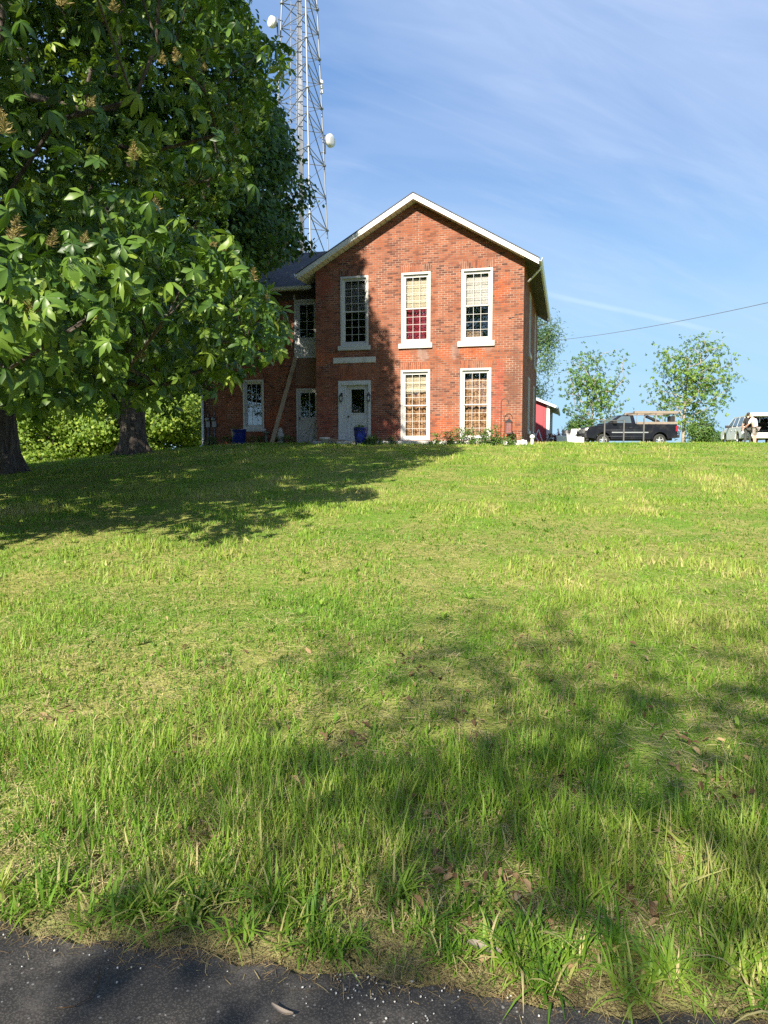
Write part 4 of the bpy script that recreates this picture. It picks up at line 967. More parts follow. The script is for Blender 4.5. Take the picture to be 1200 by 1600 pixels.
    if spec.get('hair'):
        cr = Vector(N['crown'][:3]); hh = MB(); pts = [cr + Vector((0, -.02, -.09)), cr + Vector((0, -.02, -.03)), cr + Vector((0, -.005, .03)), cr + Vector((0, 0, .062)), cr + Vector((0, 0, .075))]
        hh.tube(pts, [.078, .092, .088, .06, .02], 14); hh.build('hair', spec['hair'], root)
cloth_black = paint('black_cotton', (.018, .017, .018), .9, .2, 9); cloth_grey = paint('charcoal_trousers', (.05, .055, .055), .9, .2, 9)
cloth_white = paint('white_cotton', (.72, .70, .70), .9, .06, 5); cloth_camo = paint('patterned_shorts', (.20, .17, .15), .9, .2, 9, dirt=(.45, .42, .38), dirt_amt=.4, dscale=16)
hair_dark = paint('dark_hair', (.03, .02, .015), .7, .2, 20)
person(1168, 697, 40.4, R(-12), 'person in black t-shirt and charcoal trousers, seen from behind at the white car',
       dict(lean=.08, head=.4, step=.03, stance=.05, shirt=cloth_black, trousers=cloth_grey, trouser=4, shoe=M['black_metal'], hair=hair_dark,
            armL=lambda sh, s: [(sh.x + s * .06, sh.y + .02, sh.z - .27, .048), (sh.x + s * .10, sh.y + .14, sh.z - .46, .036), (sh.x + s * .09, sh.y + .19, sh.z - .52, .027)],
            armR=lambda sh, s: [(sh.x + s * .05, sh.y + .06, sh.z - .27, .048), (sh.x + s * .02, sh.y + .22, sh.z - .42, .036), (sh.x + s * .0, sh.y + .28, sh.z - .45, .027)]))
person(1179, 697.5, 39.9, R(28), 'balding person in white t-shirt and patterned shorts leaning towards the car boot',
       dict(lean=.34, head=1.2, step=.05, stance=.03, shirt=cloth_white, trousers=cloth_camo, trouser=2, shoe=M['white_cloth'], hair=None,
            armL=lambda sh, s: [(sh.x + s * .04, sh.y + .10, sh.z - .26, .05), (sh.x + s * .0, sh.y + .28, sh.z - .40, .038), (sh.x + s * -.02, sh.y + .34, sh.z - .43, .028)],
            armR=lambda sh, s: [(sh.x + s * .07, sh.y + .03, sh.z - .27, .05), (sh.x + s * .05, sh.y + .20, sh.z - .42, .038), (sh.x + s * .0, sh.y + .27, sh.z - .45, .028)]))

# ================================================================== SMALL THINGS
def at_house(u, w_): x, y, _ = hw(u, w_); return x, y
def planter(u, w_, h, rt, rb, label, plant_label, kind):
    x, y = at_house(u, w_); z = gz(x, y) - .02
    m = MB(); m.lathe((0, 0, 0), [(rb, 0), (rb * 1.05, .02), (rt * .93, h * .75), (rt, h * .96), (rt * 1.03, h), (rt * .9, h), (rt * .88, h - .05)], 24)
    o = m.build('planter', M['blue_glaze'], None); o.location = (x, y, z)
    tag(o, label, 'planter', 'blue glazed planters by the house')
    return x, y, z + h
P1 = planter(2.05, -1.0, .64, .26, .18, 'cobalt blue planter in front of the peeling front door', '', 0)
P2 = planter(-3.42, .30, .66, .31, .26, 'wide dark blue planter under the wing window', '', 0)
x, y = at_house(.58, -.75); m = MB(); z = gz(x, y)
m.lathe((0, 0, 0), [(.10, 0), (.15, .17), (.19, .18), (.20, .26), (.17, .26), (.16, .22)], 20); o = m.build('flower_pot', M['stone']); o.location = (x, y, z); tag(o, 'small pale flower pot standing left of the front door', 'flower pot')
def leaning(name, u0, w0, u1, w1, z1, wd, th, mt, label, cat='board'):
    a = hw(u0, w0); z0 = gz(a[0], a[1]) - .03; b = hw(u1, w1, z1)
    m = MB(); m.bar((0, 0, 0), (b[0] - a[0], b[1] - a[1], z1 - z0), wd, th, 0, (HS, HC, 0)); o = m.build(name, mt, None, .006, 1); o.location = (a[0], a[1], z0); tag(o, label, cat)
leaning('wooden_plank', -2.08, .45, -1.27, WW - .06, 5.40, .17, .05, M['board'], 'long weathered plank leaning up to the upper wing door')
leaning('wooden_plank', -.48, .55, -.36, WW - .06, 3.35, .11, .03, M['grey_board'], 'thin grey plank leaning against the lower storm door')
# low sill board lying by the step
a = hw(.45, -.42); b = hw(1.5, -.55); m = MB(); m.bar((0, 0, 0), (b[0] - a[0], b[1] - a[1], -.16), .06, .12); o = m.build('loose_board', M['board'], None, .006, 1); o.location = (a[0], a[1], 2.12); tag(o, 'short brown board resting beside the front door step', 'board')
x, y = at_house(-2.42, .75); m = MB(); z = gz(x, y); m.tube([(0, 0, -.1), (0, 0, .42)], .06, 10); m.lathe((0, 0, .42), [(.06, 0), (.13, .03), (.13, .07), (.05, .09)], 12)
o = m.build('water_pump', paint('grey_green_metal', (.11, .13, .10), .7, .2), None); o.location = (x, y, z); tag(o, 'grey green post with round cap between planter and plank', 'yard post')
x, y = at_house(-1.80, .72); z = gz(x, y); m = MB(); m.lathe((0, 0, -.1), [(.15, 0), (.13, .2), (.10, .28), (.14, .38), (.15, .5), (.09, .6), (.10, .7), (.05, .76)], 12); o = m.build('garden_statue', M['concrete'], None); o.location = (x, y, z); tag(o, 'weathered stone garden figure behind the leaning plank', 'statue')
x, y = at_house(8.14, .2); z = gz(x, y); m = MB(); m.tube([(0, 0, -.2), (0, 0, .16), (0, -.02, .26)], [.06, .06, .05], 10); m.lathe((0, -.02, .20), [(.04, 0), (.09, .05), (.09, .12), (.03, .17)], 12); o = m.build('vent_pipe', M['white_trim'], None); o.location = (x, y, z); tag(o, 'short white pipe stub beside the dark right side wall of the house', 'pipe')
x, y = at_house(7.84, -.4); z = gz(x, y); m = MB(); m.lathe((0, 0, -.02), [(.05, 0), (.11, .06), (.12, .13), (.08, .2), (.02, .23)], 12); m.lathe((.12, .0, -.02), [(.04, 0), (.06, .1), (.02, .2)], 8); o = m.build('garden_ornament', M['stone'], None); o.location = (x, y, z); tag(o, 'small pale stone ornament among weeds near the house corner', 'ornament')
# shepherd's hook and candle lantern
x, y = at_house(7.1, -.7); z = gz(x, y); m = MB(); pts = [(0, 0, -.15), (0, 0, 1.5)] + [(.13 - .13 * math.cos(a), 0, 1.5 + .13 * math.sin(a)) for a in np.linspace(.3, PI, 9)] + [(.26, 0, 1.44)]
m.tube(pts, .011, 8); o = m.build('shepherd_hook', M['black_metal'], None); o.location = (x, y, z); o.rotation_euler = (0, 0, -HA); tag(o, 'thin black shepherd hook standing before the right brick corner', 'garden hook')
x, y = at_house(7.38, -.7); z = gz(x, y); root = thing('garden_lantern', 'black framed garden lantern on a stake beside the shepherd hook', 'lantern', (x, y, z), -HA)
m = MB(); m.tube([(0, 0, -.15), (0, 0, .40)], .014, 8); m.box(-.11, .11, -.11, .11, .40, .43)
for a in (-.1, .1):
    for b in (-.1, .1): m.bar((a, b, .43), (a, b, .80), .02)
m.build('frame', M['black_metal'], root)
m = MB(); m.add([(-.14, -.14, .80), (.14, -.14, .80), (.14, .14, .80), (-.14, .14, .80), (0, 0, .95)], [(0, 3, 2, 1), (0, 1, 4), (1, 2, 4), (2, 3, 4), (3, 0, 4)]); m.tube([(0, 0, .93), (0, 0, 1.0)], .015, 8); m.build('roof', M['black_metal'], root)
m = MB(); m.box(-.085, .085, -.085, .085, .44, .79); m.build('pane', M['glass'], root)
# power line
a = np.array(hw(W0 + .02, LEN - .6, 7.0)); b = at(1230, 466, 19.0); pts = []
for i in range(25): s = i / 24; p = a * (1 - s) + b * s; p[2] -= .16 * 4 * s * (1 - s); pts.append(tuple(p))
m = MB(); m.tube(pts, .008, 6); tag(m.build('power_line', M['post_grey']), 'dark overhead service wire running from house to the right', 'wire')
# post-and-wire trellis before the pickup
c = at(944, 693, 41.0); root = thing('wire_trellis', 'slim dark grey posts with a top rail in front of the black pickup', 'trellis', (c[0], c[1], gz(c[0], c[1])), 0)
for px_ in (944, 974, 1005):
    m = MB(); dx = (px_ - 944) / F_PX * 41.0; m.bar((dx, 0, -.3), (dx, 0, 1.36 if px_ < 1000 else 1.45), .06); m.build('post', M['post_grey'], root)
m = MB(); m.tube([(0, 0, 1.34), (1.09, 0, 1.34)], .02, 6); m.build('rail', M['post_grey'], root)
m = MB(); [m.tube([(0, 0, zz), (2.2, 0, zz)], .006, 4) for zz in (.45, .8)]; m.build('wire', M['galv_dark'], root)
# yard clutter between shed and truck
for (px_, w_, d_, h, lab) in ((884, 1.15, .5, .48, 'long white concrete block lying nearest the red shed'), (901, .75, .45, .40, 'short white concrete block lying beside the pickup nose')):
    c = at(px_, 690, 42.5); m = MB(); m.box(-w_ / 2, w_ / 2, -d_ / 2, d_ / 2, -.1, h); m.box(-w_ / 2 + .1, w_ / 2 - .1, -d_ / 2 + .1, d_ / 2 - .1, h, h + .04); o = m.build('concrete_block', paint('white_concrete', (.62, .60, .55), .85, .1, 6), None, .03); o.location = (c[0], c[1], gz(c[0], c[1])); tag(o, lab, 'concrete block')
def chair(px_, Y, rz, lab):
    c = at(px_, 690, Y); root = thing('garden_chair', lab, 'chair', (c[0], c[1], gz(c[0], c[1])), rz, 'white garden chairs by the pickup')
    m = MB(); m.box(-.25, .25, -.24, .24, .42, .46); m.build('seat', M['white_trim'], root, .015)
    m = MB(); m.bar((-.2, .25, .46), (-.2, .34, .95), .05); m.bar((.2, .25, .46), (.2, .34, .95), .05); m.box(-.22, .22, .30, .34, .78, .95)
    for k in range(4): m.bar((-.12 + k * .08, .25, .46), (-.12 + k * .08, .32, .8), .04, .02)
    m.build('backrest', M['white_trim'], root)
    for a in (-1, 1):
        for b in (-1, 1): m = MB(); m.bar((a * .21, b * .2, .43), (a * .26, b * .25, -.03), .05); m.build('leg', M['white_trim'], root)
        m = MB(); m.box(a * .27 - .03, a * .27 + .03, -.22, .26, .62, .65); m.bar((a * .27, -.2, .44), (a * .27, -.2, .62), .04); m.build('armrest', M['white_trim'], root)
chair(880.5, 43.6, R(70), 'white plastic garden chair standing behind the long concrete block'); chair(890.5, 43.8, R(-60), 'white plastic garden chair turned towards the pickup headlight')
c = at(885.5, 690, 44.6); m = MB(); m.lathe((0, 0, 0), [(.27, 0), (.29, .03), (.29, .3), (.3, .32), (.29, .34), (.29, .6), (.3, .62), (.29, .64), (.29, .86), (.27, .88)], 20); o = m.build('barrel', M['black_metal']); o.location = (c[0], c[1], gz(c[0], c[1])); tag(o, 'black barrel standing between the two white garden chairs', 'barrel')

# ================================================================== TREES AND PLANTS
def inside(poly, X, Y):
    r_ = np.zeros(len(X), bool); n = len(poly)
    for i in range(n):
        x0, y0 = poly[i]; x1, y1 = poly[(i + 1) % n]
        c = ((y0 > Y) != (y1 > Y)); t = (Y - y0) / (y1 - y0 + 1e-9); r_ ^= c & (X < x0 + t * (x1 - x0))
    return r_
def leaflet(L, w_, fold=.15, droop=.5, rows=((0, .04), (.38, .62), (.72, 1.0), (1.0, .05))):
    vs = []
    for t, wd in rows:
        z = -droop * L * t ** 2
        for s in (-1, 0, 1): vs.append((t * L, s * wd * w_ / 2, z + abs(s) * fold * w_ * wd))
    fs = []
    for r_ in range(len(rows) - 1):
        for s in (0, 1): a = r_ * 3 + s; fs.append((a, a + 1, a + 4, a + 3))
    return np.array(vs, float), np.array(fs)
def palmate(n=6, seed=0, droop=.5):
    r_ = np.random.default_rng(seed); V = []; Fc = []; k = 0
    for i in range(n):
        a = -2.2 + 4.4 * i / (n - 1) + r_.normal(0, .08); L = (1.0 - .32 * abs(a) / 2.2) * r_.uniform(.9, 1.08)
        v, f = leaflet(L, .50 * L, .14, droop * r_.uniform(.5, 1.5))
        c, s = math.cos(a), math.sin(a); v = np.stack([v[:, 0] * c - v[:, 1] * s, v[:, 0] * s + v[:, 1] * c, v[:, 2]], 1)
        V.append(v); Fc.append(f + k); k += len(v)
    return np.concatenate(V), np.concatenate(Fc)
CARD = (np.array([(0, 0, 0), (.45, -.42, -.05), (1, 0, -.22), (.45, .42, -.05), (.5, 0, .06)], float), np.array([(0, 1, 4, 3), (1, 2, 3, 4)]))   # folded leaf
CARD = (CARD[0], np.array([(0, 1, 2, 4), (0, 4, 2, 3)]))
LONG = (np.array([(0, 0, 0), (.4, -.11, .02), (1, 0, -.25), (.45, 0, -.05), (.4, .11, .02)], float), np.array([(0, 1, 2, 3), (0, 3, 2, 4)]))
def cluster(n=7, seed=0):
    """a spray of broad leaflets at a twig end"""
    r_ = np.random.default_rng(seed); V = []; Fc = []; k = 0
    for i in range(n):
        a = 2 * PI * i / n + r_.normal(0, .25); tl = r_.uniform(-.7, .45); v = CARD[0] * np.array([1, .9, 1]) * r_.uniform(.7, 1.1)
        v = v + np.array([.12, 0, 0]); c, s = math.cos(tl), math.sin(tl); v = np.stack([v[:, 0] * c - v[:, 2] * s, v[:, 1], v[:, 0] * s + v[:, 2] * c], 1)
        c, s = math.cos(a), math.sin(a); v = np.stack([v[:, 0] * c - v[:, 1] * s, v[:, 0] * s + v[:, 1] * c, v[:, 2]], 1)
        V.append(v); Fc.append(CARD[1] + k); k += len(v)
    return np.concatenate(V), np.concatenate(Fc)

def limbs(mb, trunk, r0, ends, rtip=.012, sides=6, seed=0, sag=.12, rmax=.2):
    """branch skeleton: trunk polyline, then every end joins its nearest lower node; radii from the number of twigs carried"""
    r_ = np.random.default_rng(seed); nodes = [np.array(p, float) for p in trunk]; par = list(range(-1, len(trunk) - 1)); cnt = [0.0] * len(nodes); dist = [0.0] * len(nodes)
    base = np.array(trunk[0]); order = np.argsort([np.linalg.norm(np.array(e) - nodes[len(trunk) // 2]) for e in ends])
    nt = len(trunk); first = max(1, int(nt * .4))
    for oi in order:
        e = np.array(ends[oi], float); A = np.array(nodes); d = np.linalg.norm(A - e, axis=1) + .9 * np.maximum(A[:, 2] - e[2] + .2, 0) + .12 * np.array(dist)
        d[:first] += 50
        j = int(np.argmin(d)); a = nodes[j]; L = np.linalg.norm(e - a); k = max(1, int(L / .9)); prev = j
        for s in range(1, k + 1):
            t = s / k; p = a * (1 - t) + e * t; p[2] += sag * L * math.sin(PI * t) * .6
            if s < k: p += r_.normal(0, .05 * L / k, 3)
            nodes.append(p); par.append(prev); cnt.append(0); dist.append(dist[prev] + L / k); prev = len(nodes) - 1
        q = prev
        while q >= 0: cnt[q] += 1; q = par[q]
    kids = {}
    for i, p in enumerate(par): kids.setdefault(p, []).append(i)
    tot = max(cnt)
    def rad(i): return max(rtip, min(rmax, rtip * cnt[i] ** .46 * 1.15))
    # chains
    done = set()
    for i in range(nt, len(nodes)):
        if i in done: continue
        ch = [par[i]]; rr = [rad(i) * .95]; j = i
        while True:
            ch.append(j); rr.append(rad(j)); done.add(j)
            nx = [c for c in kids.get(j, []) if c not in done]
            if not nx: break
            j = max(nx, key=lambda c: cnt[c])
        rr[-1] = rtip * .5
        mb.tube([nodes[c] for c in ch], rr, sides if rr[0] > .04 else 4, cap=False, seed=i)
def trunk_tube(mb, pts, radii, n=16, seed=0, flare=True): mb.tube(pts, radii, n, wob=.16, seed=seed)

def finish_tree(root, wood, leaves, leafm, barkm=None):
    wood.build('trunk', barkm or M['bark'], root)
    v, f, t = leaves; o = np.array(root.location); link('crown', raw_mesh('crown', v - o, f, t), leafm, root)
def local_root(name, label, base, cat='tree', group=None): return thing(name, label, cat, tuple(base), 0, group)
class Shift(MB):
    def __init__(s, o): super().__init__(); s.o = np.array(o)
    def build(s, *a, **k): s.v = [tuple(np.array(p) - s.o) for p in s.v]; return super().build(*a, **k)

def leaves_at(ends, per, spread, tmpl, size, center, seed, upbias=.7, outbias=.6, tint=(.35, .18), flat=.6, keep=None, jitter=.5):
    r_ = np.random.default_rng(seed); E = np.repeat(np.array(ends), per, 0); n = len(E)
    P = E + r_.normal(0, 1, (n, 3)) * np.array([spread, spread, spread * flat])
    out = P - np.array(center); out /= np.linalg.norm(out, axis=1, keepdims=True) + 1e-9
    nrm = out * outbias + np.array([0, 0, upbias]) + r_.normal(0, jitter, (n, 3))
    if keep is not None: k = keep(P); P, nrm = P[k], nrm[k]; n = len(P)
    yaw = r_.random(n) * 2 * PI; B = basis(nrm, yaw); S = r_.uniform(size[0], size[1], n)
    T = np.clip(r_.normal(tint[0], tint[1], n), 0, 1)
    if isinstance(tmpl, tuple): tmpl = [tmpl]
    parts = []; pick = r_.integers(0, len(tmpl), n)
    for i, (tv, tf) in enumerate(tmpl):
        m = pick == i; parts.append(scatter(tv, tf, P[m], B[m] * S[m, None, None], T[m]))
    return join(parts)

# outline of the shade the two big trees throw on lawn and house front, in photo pixels: bounds their crowns as seen from the sun
SHADE = [(-2500, 900), (-300, 905), (0, 868), (70, 852), (150, 838), (250, 838), (330, 850), (400, 848), (440, 820), (500, 797), (600, 774), (585, 757), (640, 735), (722, 706), (715, 692), (640, 690), (628, 680), (620, 613), (613, 563), (604, 540), (603, 520), (577, 487), (568, 430), (567, 390), (560, 340), (520, 300), (-2500, 300)]
FLECKS = [(347, 640, 10, 15), (342, 664, 7, 6), (371, 656, 5, 6), (419, 636, 6, 6), (433, 566, 6, 7), (467, 573, 9, 9), (446, 668, 13, 10), (455, 655, 6, 6), (393, 681, 6, 7), (443, 480, 6, 6), (552, 590, 15, 5), (466, 655, 5, 5), (470, 475, 9, 4), (300, 735, 16, 3.5), (330, 730, 10, 3), (385, 722, 14, 3), (460, 716, 12, 3), (520, 765, 18, 4), (180, 790, 22, 5), (95, 800, 18, 5), (545, 735, 12, 3), (250, 750, 12, 3)]
def shade_point(P):
    P = np.asarray(P, float); dv = -TO_SUN; n = np.array([HS, HC, 0]); O = np.array([HX, HY, 0])
    tf = -((P - O) @ n) / (dv @ n); Pf = P + tf[:, None] * dv; u = (Pf - O) @ np.array([HC, -HS, 0])
    tg = P[:, 2] / TO_SUN[2]
    for _ in range(5): Pg = P + tg[:, None] * dv; tg = (P[:, 2] - ground_z(Pg[:, 0], Pg[:, 1])) / TO_SUN[2]
    Pg = P + tg[:, None] * dv
    onf = (tf > 0) & (tf < tg) & (u > -6) & (u < 8.3)
    over = onf & (Pf[:, 2] > 10.2)
    return np.where(onf[:, None], Pf, Pg), over
def shade_ok(P):
    Q, over = shade_point(P); X, Y, fw = to_px(Q); behind = (fw < 1) | (Q[:, 1] > 29)
    fleck = np.zeros(len(X), bool)
    for fx, fy, ra, rb in FLECKS: fleck |= ((X - fx) / ra) ** 2 + ((Y - fy) / rb) ** 2 < 1
    return over | behind | (inside(SHADE, X, Y) & ~fleck)
def shade_targets(n, seed):
    r_ = np.random.default_rng(seed); out = []
    while len(out) < n:
        x, y = r_.uniform(-60, 720), r_.uniform(345, 866)
        if not inside(SHADE, np.array([x]), np.array([y]))[0]: continue
        r = ray(x, y); nn = np.array([HS, HC, 0]); w_ = WW if x < 494 else 0
        tfac = (np.array([HX, HY, 0]) + w_ * nn - EYE) @ nn / (r @ nn); p = EYE + r * tfac
        if p[2] > gz(p[0], p[1]) and (x > 318): out.append(p); continue
        ds = np.arange(3, 33, .15); Q = EYE + ray(x, y) * ds[:, None] / ray(x, y)[1]; h = np.nonzero(Q[:, 2] <= ground_z(Q[:, 0], Q[:, 1]))[0]
        if len(h): out.append(Q[h[0]])
    return out
def shade_fill(n, seed, C, Rr, ok, low):
    r_ = np.random.default_rng(seed + 1); out = []
    for p in shade_targets(n, seed):
        T = np.arange(2, 34, .4); Q = p + TO_SUN * T[:, None]; k = (((Q - C) / Rr) ** 2).sum(1) < 1; k &= Q[:, 2] > ground_z(Q[:, 0], Q[:, 1]) + low
        Q = Q[k]
        if len(Q): Q = Q[ok(Q)]
        if len(Q): out.append(Q[r_.integers(len(Q))])
    return out

# ---- horse chestnut in front
CH_MASK = [(-900, -900), (380, -900), (385, -60), (397, 0), (418, 45), (462, 72), (455, 112), (428, 150), (428, 190), (405, 240), (398, 300), (372, 340), (360, 375), (385, 400), (412, 432), (440, 478), (458, 515), (440, 550), (405, 572), (372, 590), (345, 592), (338, 618), (300, 606), (262, 650), (215, 642), (160, 655), (110, 640), (60, 668), (0, 640), (-300, 720), (-900, 720)]
def chestnut():
    base = np.array([-9.15, 17.0, 0]); base[2] = gz(base[0], base[1]) - .1
    root = local_root('horse_chestnut_tree', 'big horse chestnut with large drooping leaves and faded flower spikes overhanging the lawn', base)
    r_ = np.random.default_rng(5); C = np.array([-7.9, 12.4, 9.8]); Rr = np.array([7.6, 9.2, 10.0]); ends = []
    def okmask(P):
        X, Y, fw = to_px(P); vis = (fw > .5) & (X > -500) & (X < 1700) & (Y > -900) & (Y < 2200); return (~vis | inside(CH_MASK, X, Y)) & (np.linalg.norm(P - EYE, axis=1) > 4.6) & shade_ok(P)
    boughs = []
    while len(boughs) < 215:
        d = r_.normal(0, 1, 3); d /= np.linalg.norm(d); q = r_.uniform(.12, 1) ** .40
        p = C + d * Rr * q
        if p[2] < gz(p[0], p[1]) + 1.75 or not okmask(p[None])[0]: continue
        if boughs and min(np.linalg.norm(np.array(boughs) - p, axis=1)) < .75: continue
        boughs.append(p)
        out = p - np.array([-9, 15, p[2]]); out /= np.linalg.norm(out) + 1e-6
        for k in range(6): e = p + r_.normal(0, 1, 3) * [.62, .62, .24] + out * r_.uniform(-.5, .5) - np.array([0, 0, .1]); ends.append(e)
    ends += shade_fill(480, 15, C, Rr, okmask, 1.75)
    # the low bough reaching right, and fill along the lit outline
    for (x, y, d) in ((425, 505, 9.6), (395, 470, 9.4), (360, 440, 9.2), (330, 410, 9.0), (430, 535, 9.9), (385, 520, 9.7), (300, 400, 8.6), (340, 520, 9.8), (400, 548, 10.2), (300, 560, 10.0), (250, 590, 10.2),
                      (110, 440, 6.8), (60, 410, 6.4), (20, 450, 6.0), (150, 470, 7.2), (90, 500, 7.0), (30, 520, 6.2), (440, 88, 13.0), (425, 60, 12.8), (405, 160, 12.5), (410, 180, 12.6), (180, 430, 8), (220, 460, 8.4), (260, 480, 8.8), (330, 560, 10.5), (200, 560, 9.5), (150, 610, 9.8), (280, 620, 10.5), (90, 610, 9), (40, 600, 8.5), (10, 560, 7.5)):
        ends.append(at(x, y, d))
    ends = np.array(ends)
    def keep(P):
        X, Y, fw = to_px(P); vis = (fw > .3) & (X > -200) & (X < 1500) & (Y < 1700) & (Y > -300)
        return (~vis | inside(CH_MASK, X, Y)) & (np.linalg.norm(P - EYE, axis=1) > 4.2) & (P[:, 2] > ground_z(P[:, 0], P[:, 1]) + .9) & shade_ok(P + r_.normal(0, .12, P.shape))
    lv = leaves_at(ends, 26, .42, [palmate(6, 1, .45), palmate(7, 2, .8), palmate(5, 3, .6), palmate(6, 4, 1.1)], (.11, .20), C, 21, .85, .6, (.42, .26), .50, keep, .40)
    wood = Shift(base); b = base
    pts = [b, b + [.02, 0, .4], b + [.05, -.05, 1.2], b + [.1, -.2, 2.4], b + [.2, -.5, 3.8], b + [.3, -1.0, 5.6], b + [.5, -1.8, 8], b + [.7, -2.6, 11], b + [.8, -3.0, 14]]
    trunk_tube(wood, pts, [.70, .56, .47, .44, .40, .33, .25, .15, .05], 18, 3)
    for k in range(6): a = 2 * PI * k / 6 + .4; wood.tube([b + np.array([.95 * math.cos(a), .95 * math.sin(a), -.1]), b + np.array([.6 * math.cos(a), .6 * math.sin(a), .12]), b + np.array([.4 * math.cos(a), .4 * math.sin(a), .7])], [.08, .17, .12], 8, seed=k)
    limbs(wood, [p + 0 for p in pts], .4, [e - np.array([0, 0, .12]) for e in ends[okmask(ends) & okmask(ends + [.35, 0, -.1]) & okmask(ends - [0, 0, .5])]], .011, 7, 1, .06, .15)
    finish_tree(root, wood, lv, M['chestnut'])
    # flower spikes, each a part of its own
    tv = [[.004 * math.cos(i * 2), .004 * math.sin(i * 2), .26 * i / 12] for i in range(13)]; tf = []; rr = np.random.default_rng(3)
    for i in range(170):
        t = rr.random(); j = int(t * 11); c0 = np.array(tv[j]); a = rr.random() * 6.283; q = (.095 * (1 - t) + .02) * rr.uniform(.35, 1.35); d = np.array([math.cos(a), math.sin(a), rr.uniform(.1, .8)])
        e = c0 + d * q; sd = np.cross(d, rr.normal(0, 1, 3)); sd /= np.linalg.norm(sd); w_ = rr.uniform(.003, .008); m_ = c0 + d * q * .62; k = len(tv)
        tv += [m_ + sd * w_, e, m_ - sd * w_]; tf.append((j, k, k + 1, k + 2))
    for j in range(12): k = len(tv); tv.append(np.array(tv[j]) + [.005, 0, .01]); tf.append((j, k, j + 1, j))
    tf = [f for f in tf if len(set(f)) == 4] + [(f[0], f[1], f[2], len(tv) + i) for i, f in enumerate([g for g in tf if len(set(g)) < 4])]
    tv += [np.array(tv[j]) - [.005, 0, -.01] for j in range(12)]
    ftint = np.clip(np.array([.5 + .3 * math.sin(i * 12.9898) for i in range(len(tv))]), 0, 1)
    me = raw_mesh('flower_spike', np.array(tv), np.array(tf), ftint); me.materials.append(M['flower'])
    spots = [(255, 100, 8.5), (276, 96, 8.6), (138, 168, 7.2), (8, 208, 5.6), (80, 385, 6.6), (60, 500, 6.9), (72, 492, 6.95), (335, 385, 9.1), (350, 392, 9.3), (130, 380, 7.4), (395, 440, 9.5), (415, 470, 9.8), (265, 545, 10), (220, 560, 9.7), (20, 375, 6.2), (320, 110, 10.5), (210, 250, 8.5), (300, 290, 10), (155, 500, 7.8), (45, 490, 6.5), (370, 210, 11.5), (95, 10, 6.5), (180, 20, 7.5), (240, 330, 9.0)]
    for i, (x, y, d) in enumerate(spots):
        p = at(x, y, d - .25); o = bpy.data.objects.new('flower_spike', me); COL.objects.link(o); o.parent = root; o.location = tuple(p - base); s = rr.uniform(.5, .85)
        o.scale = (s, s, s); o.rotation_euler = (rr.normal(0, .25), rr.normal(0, .25), rr.random() * 6)
chestnut()

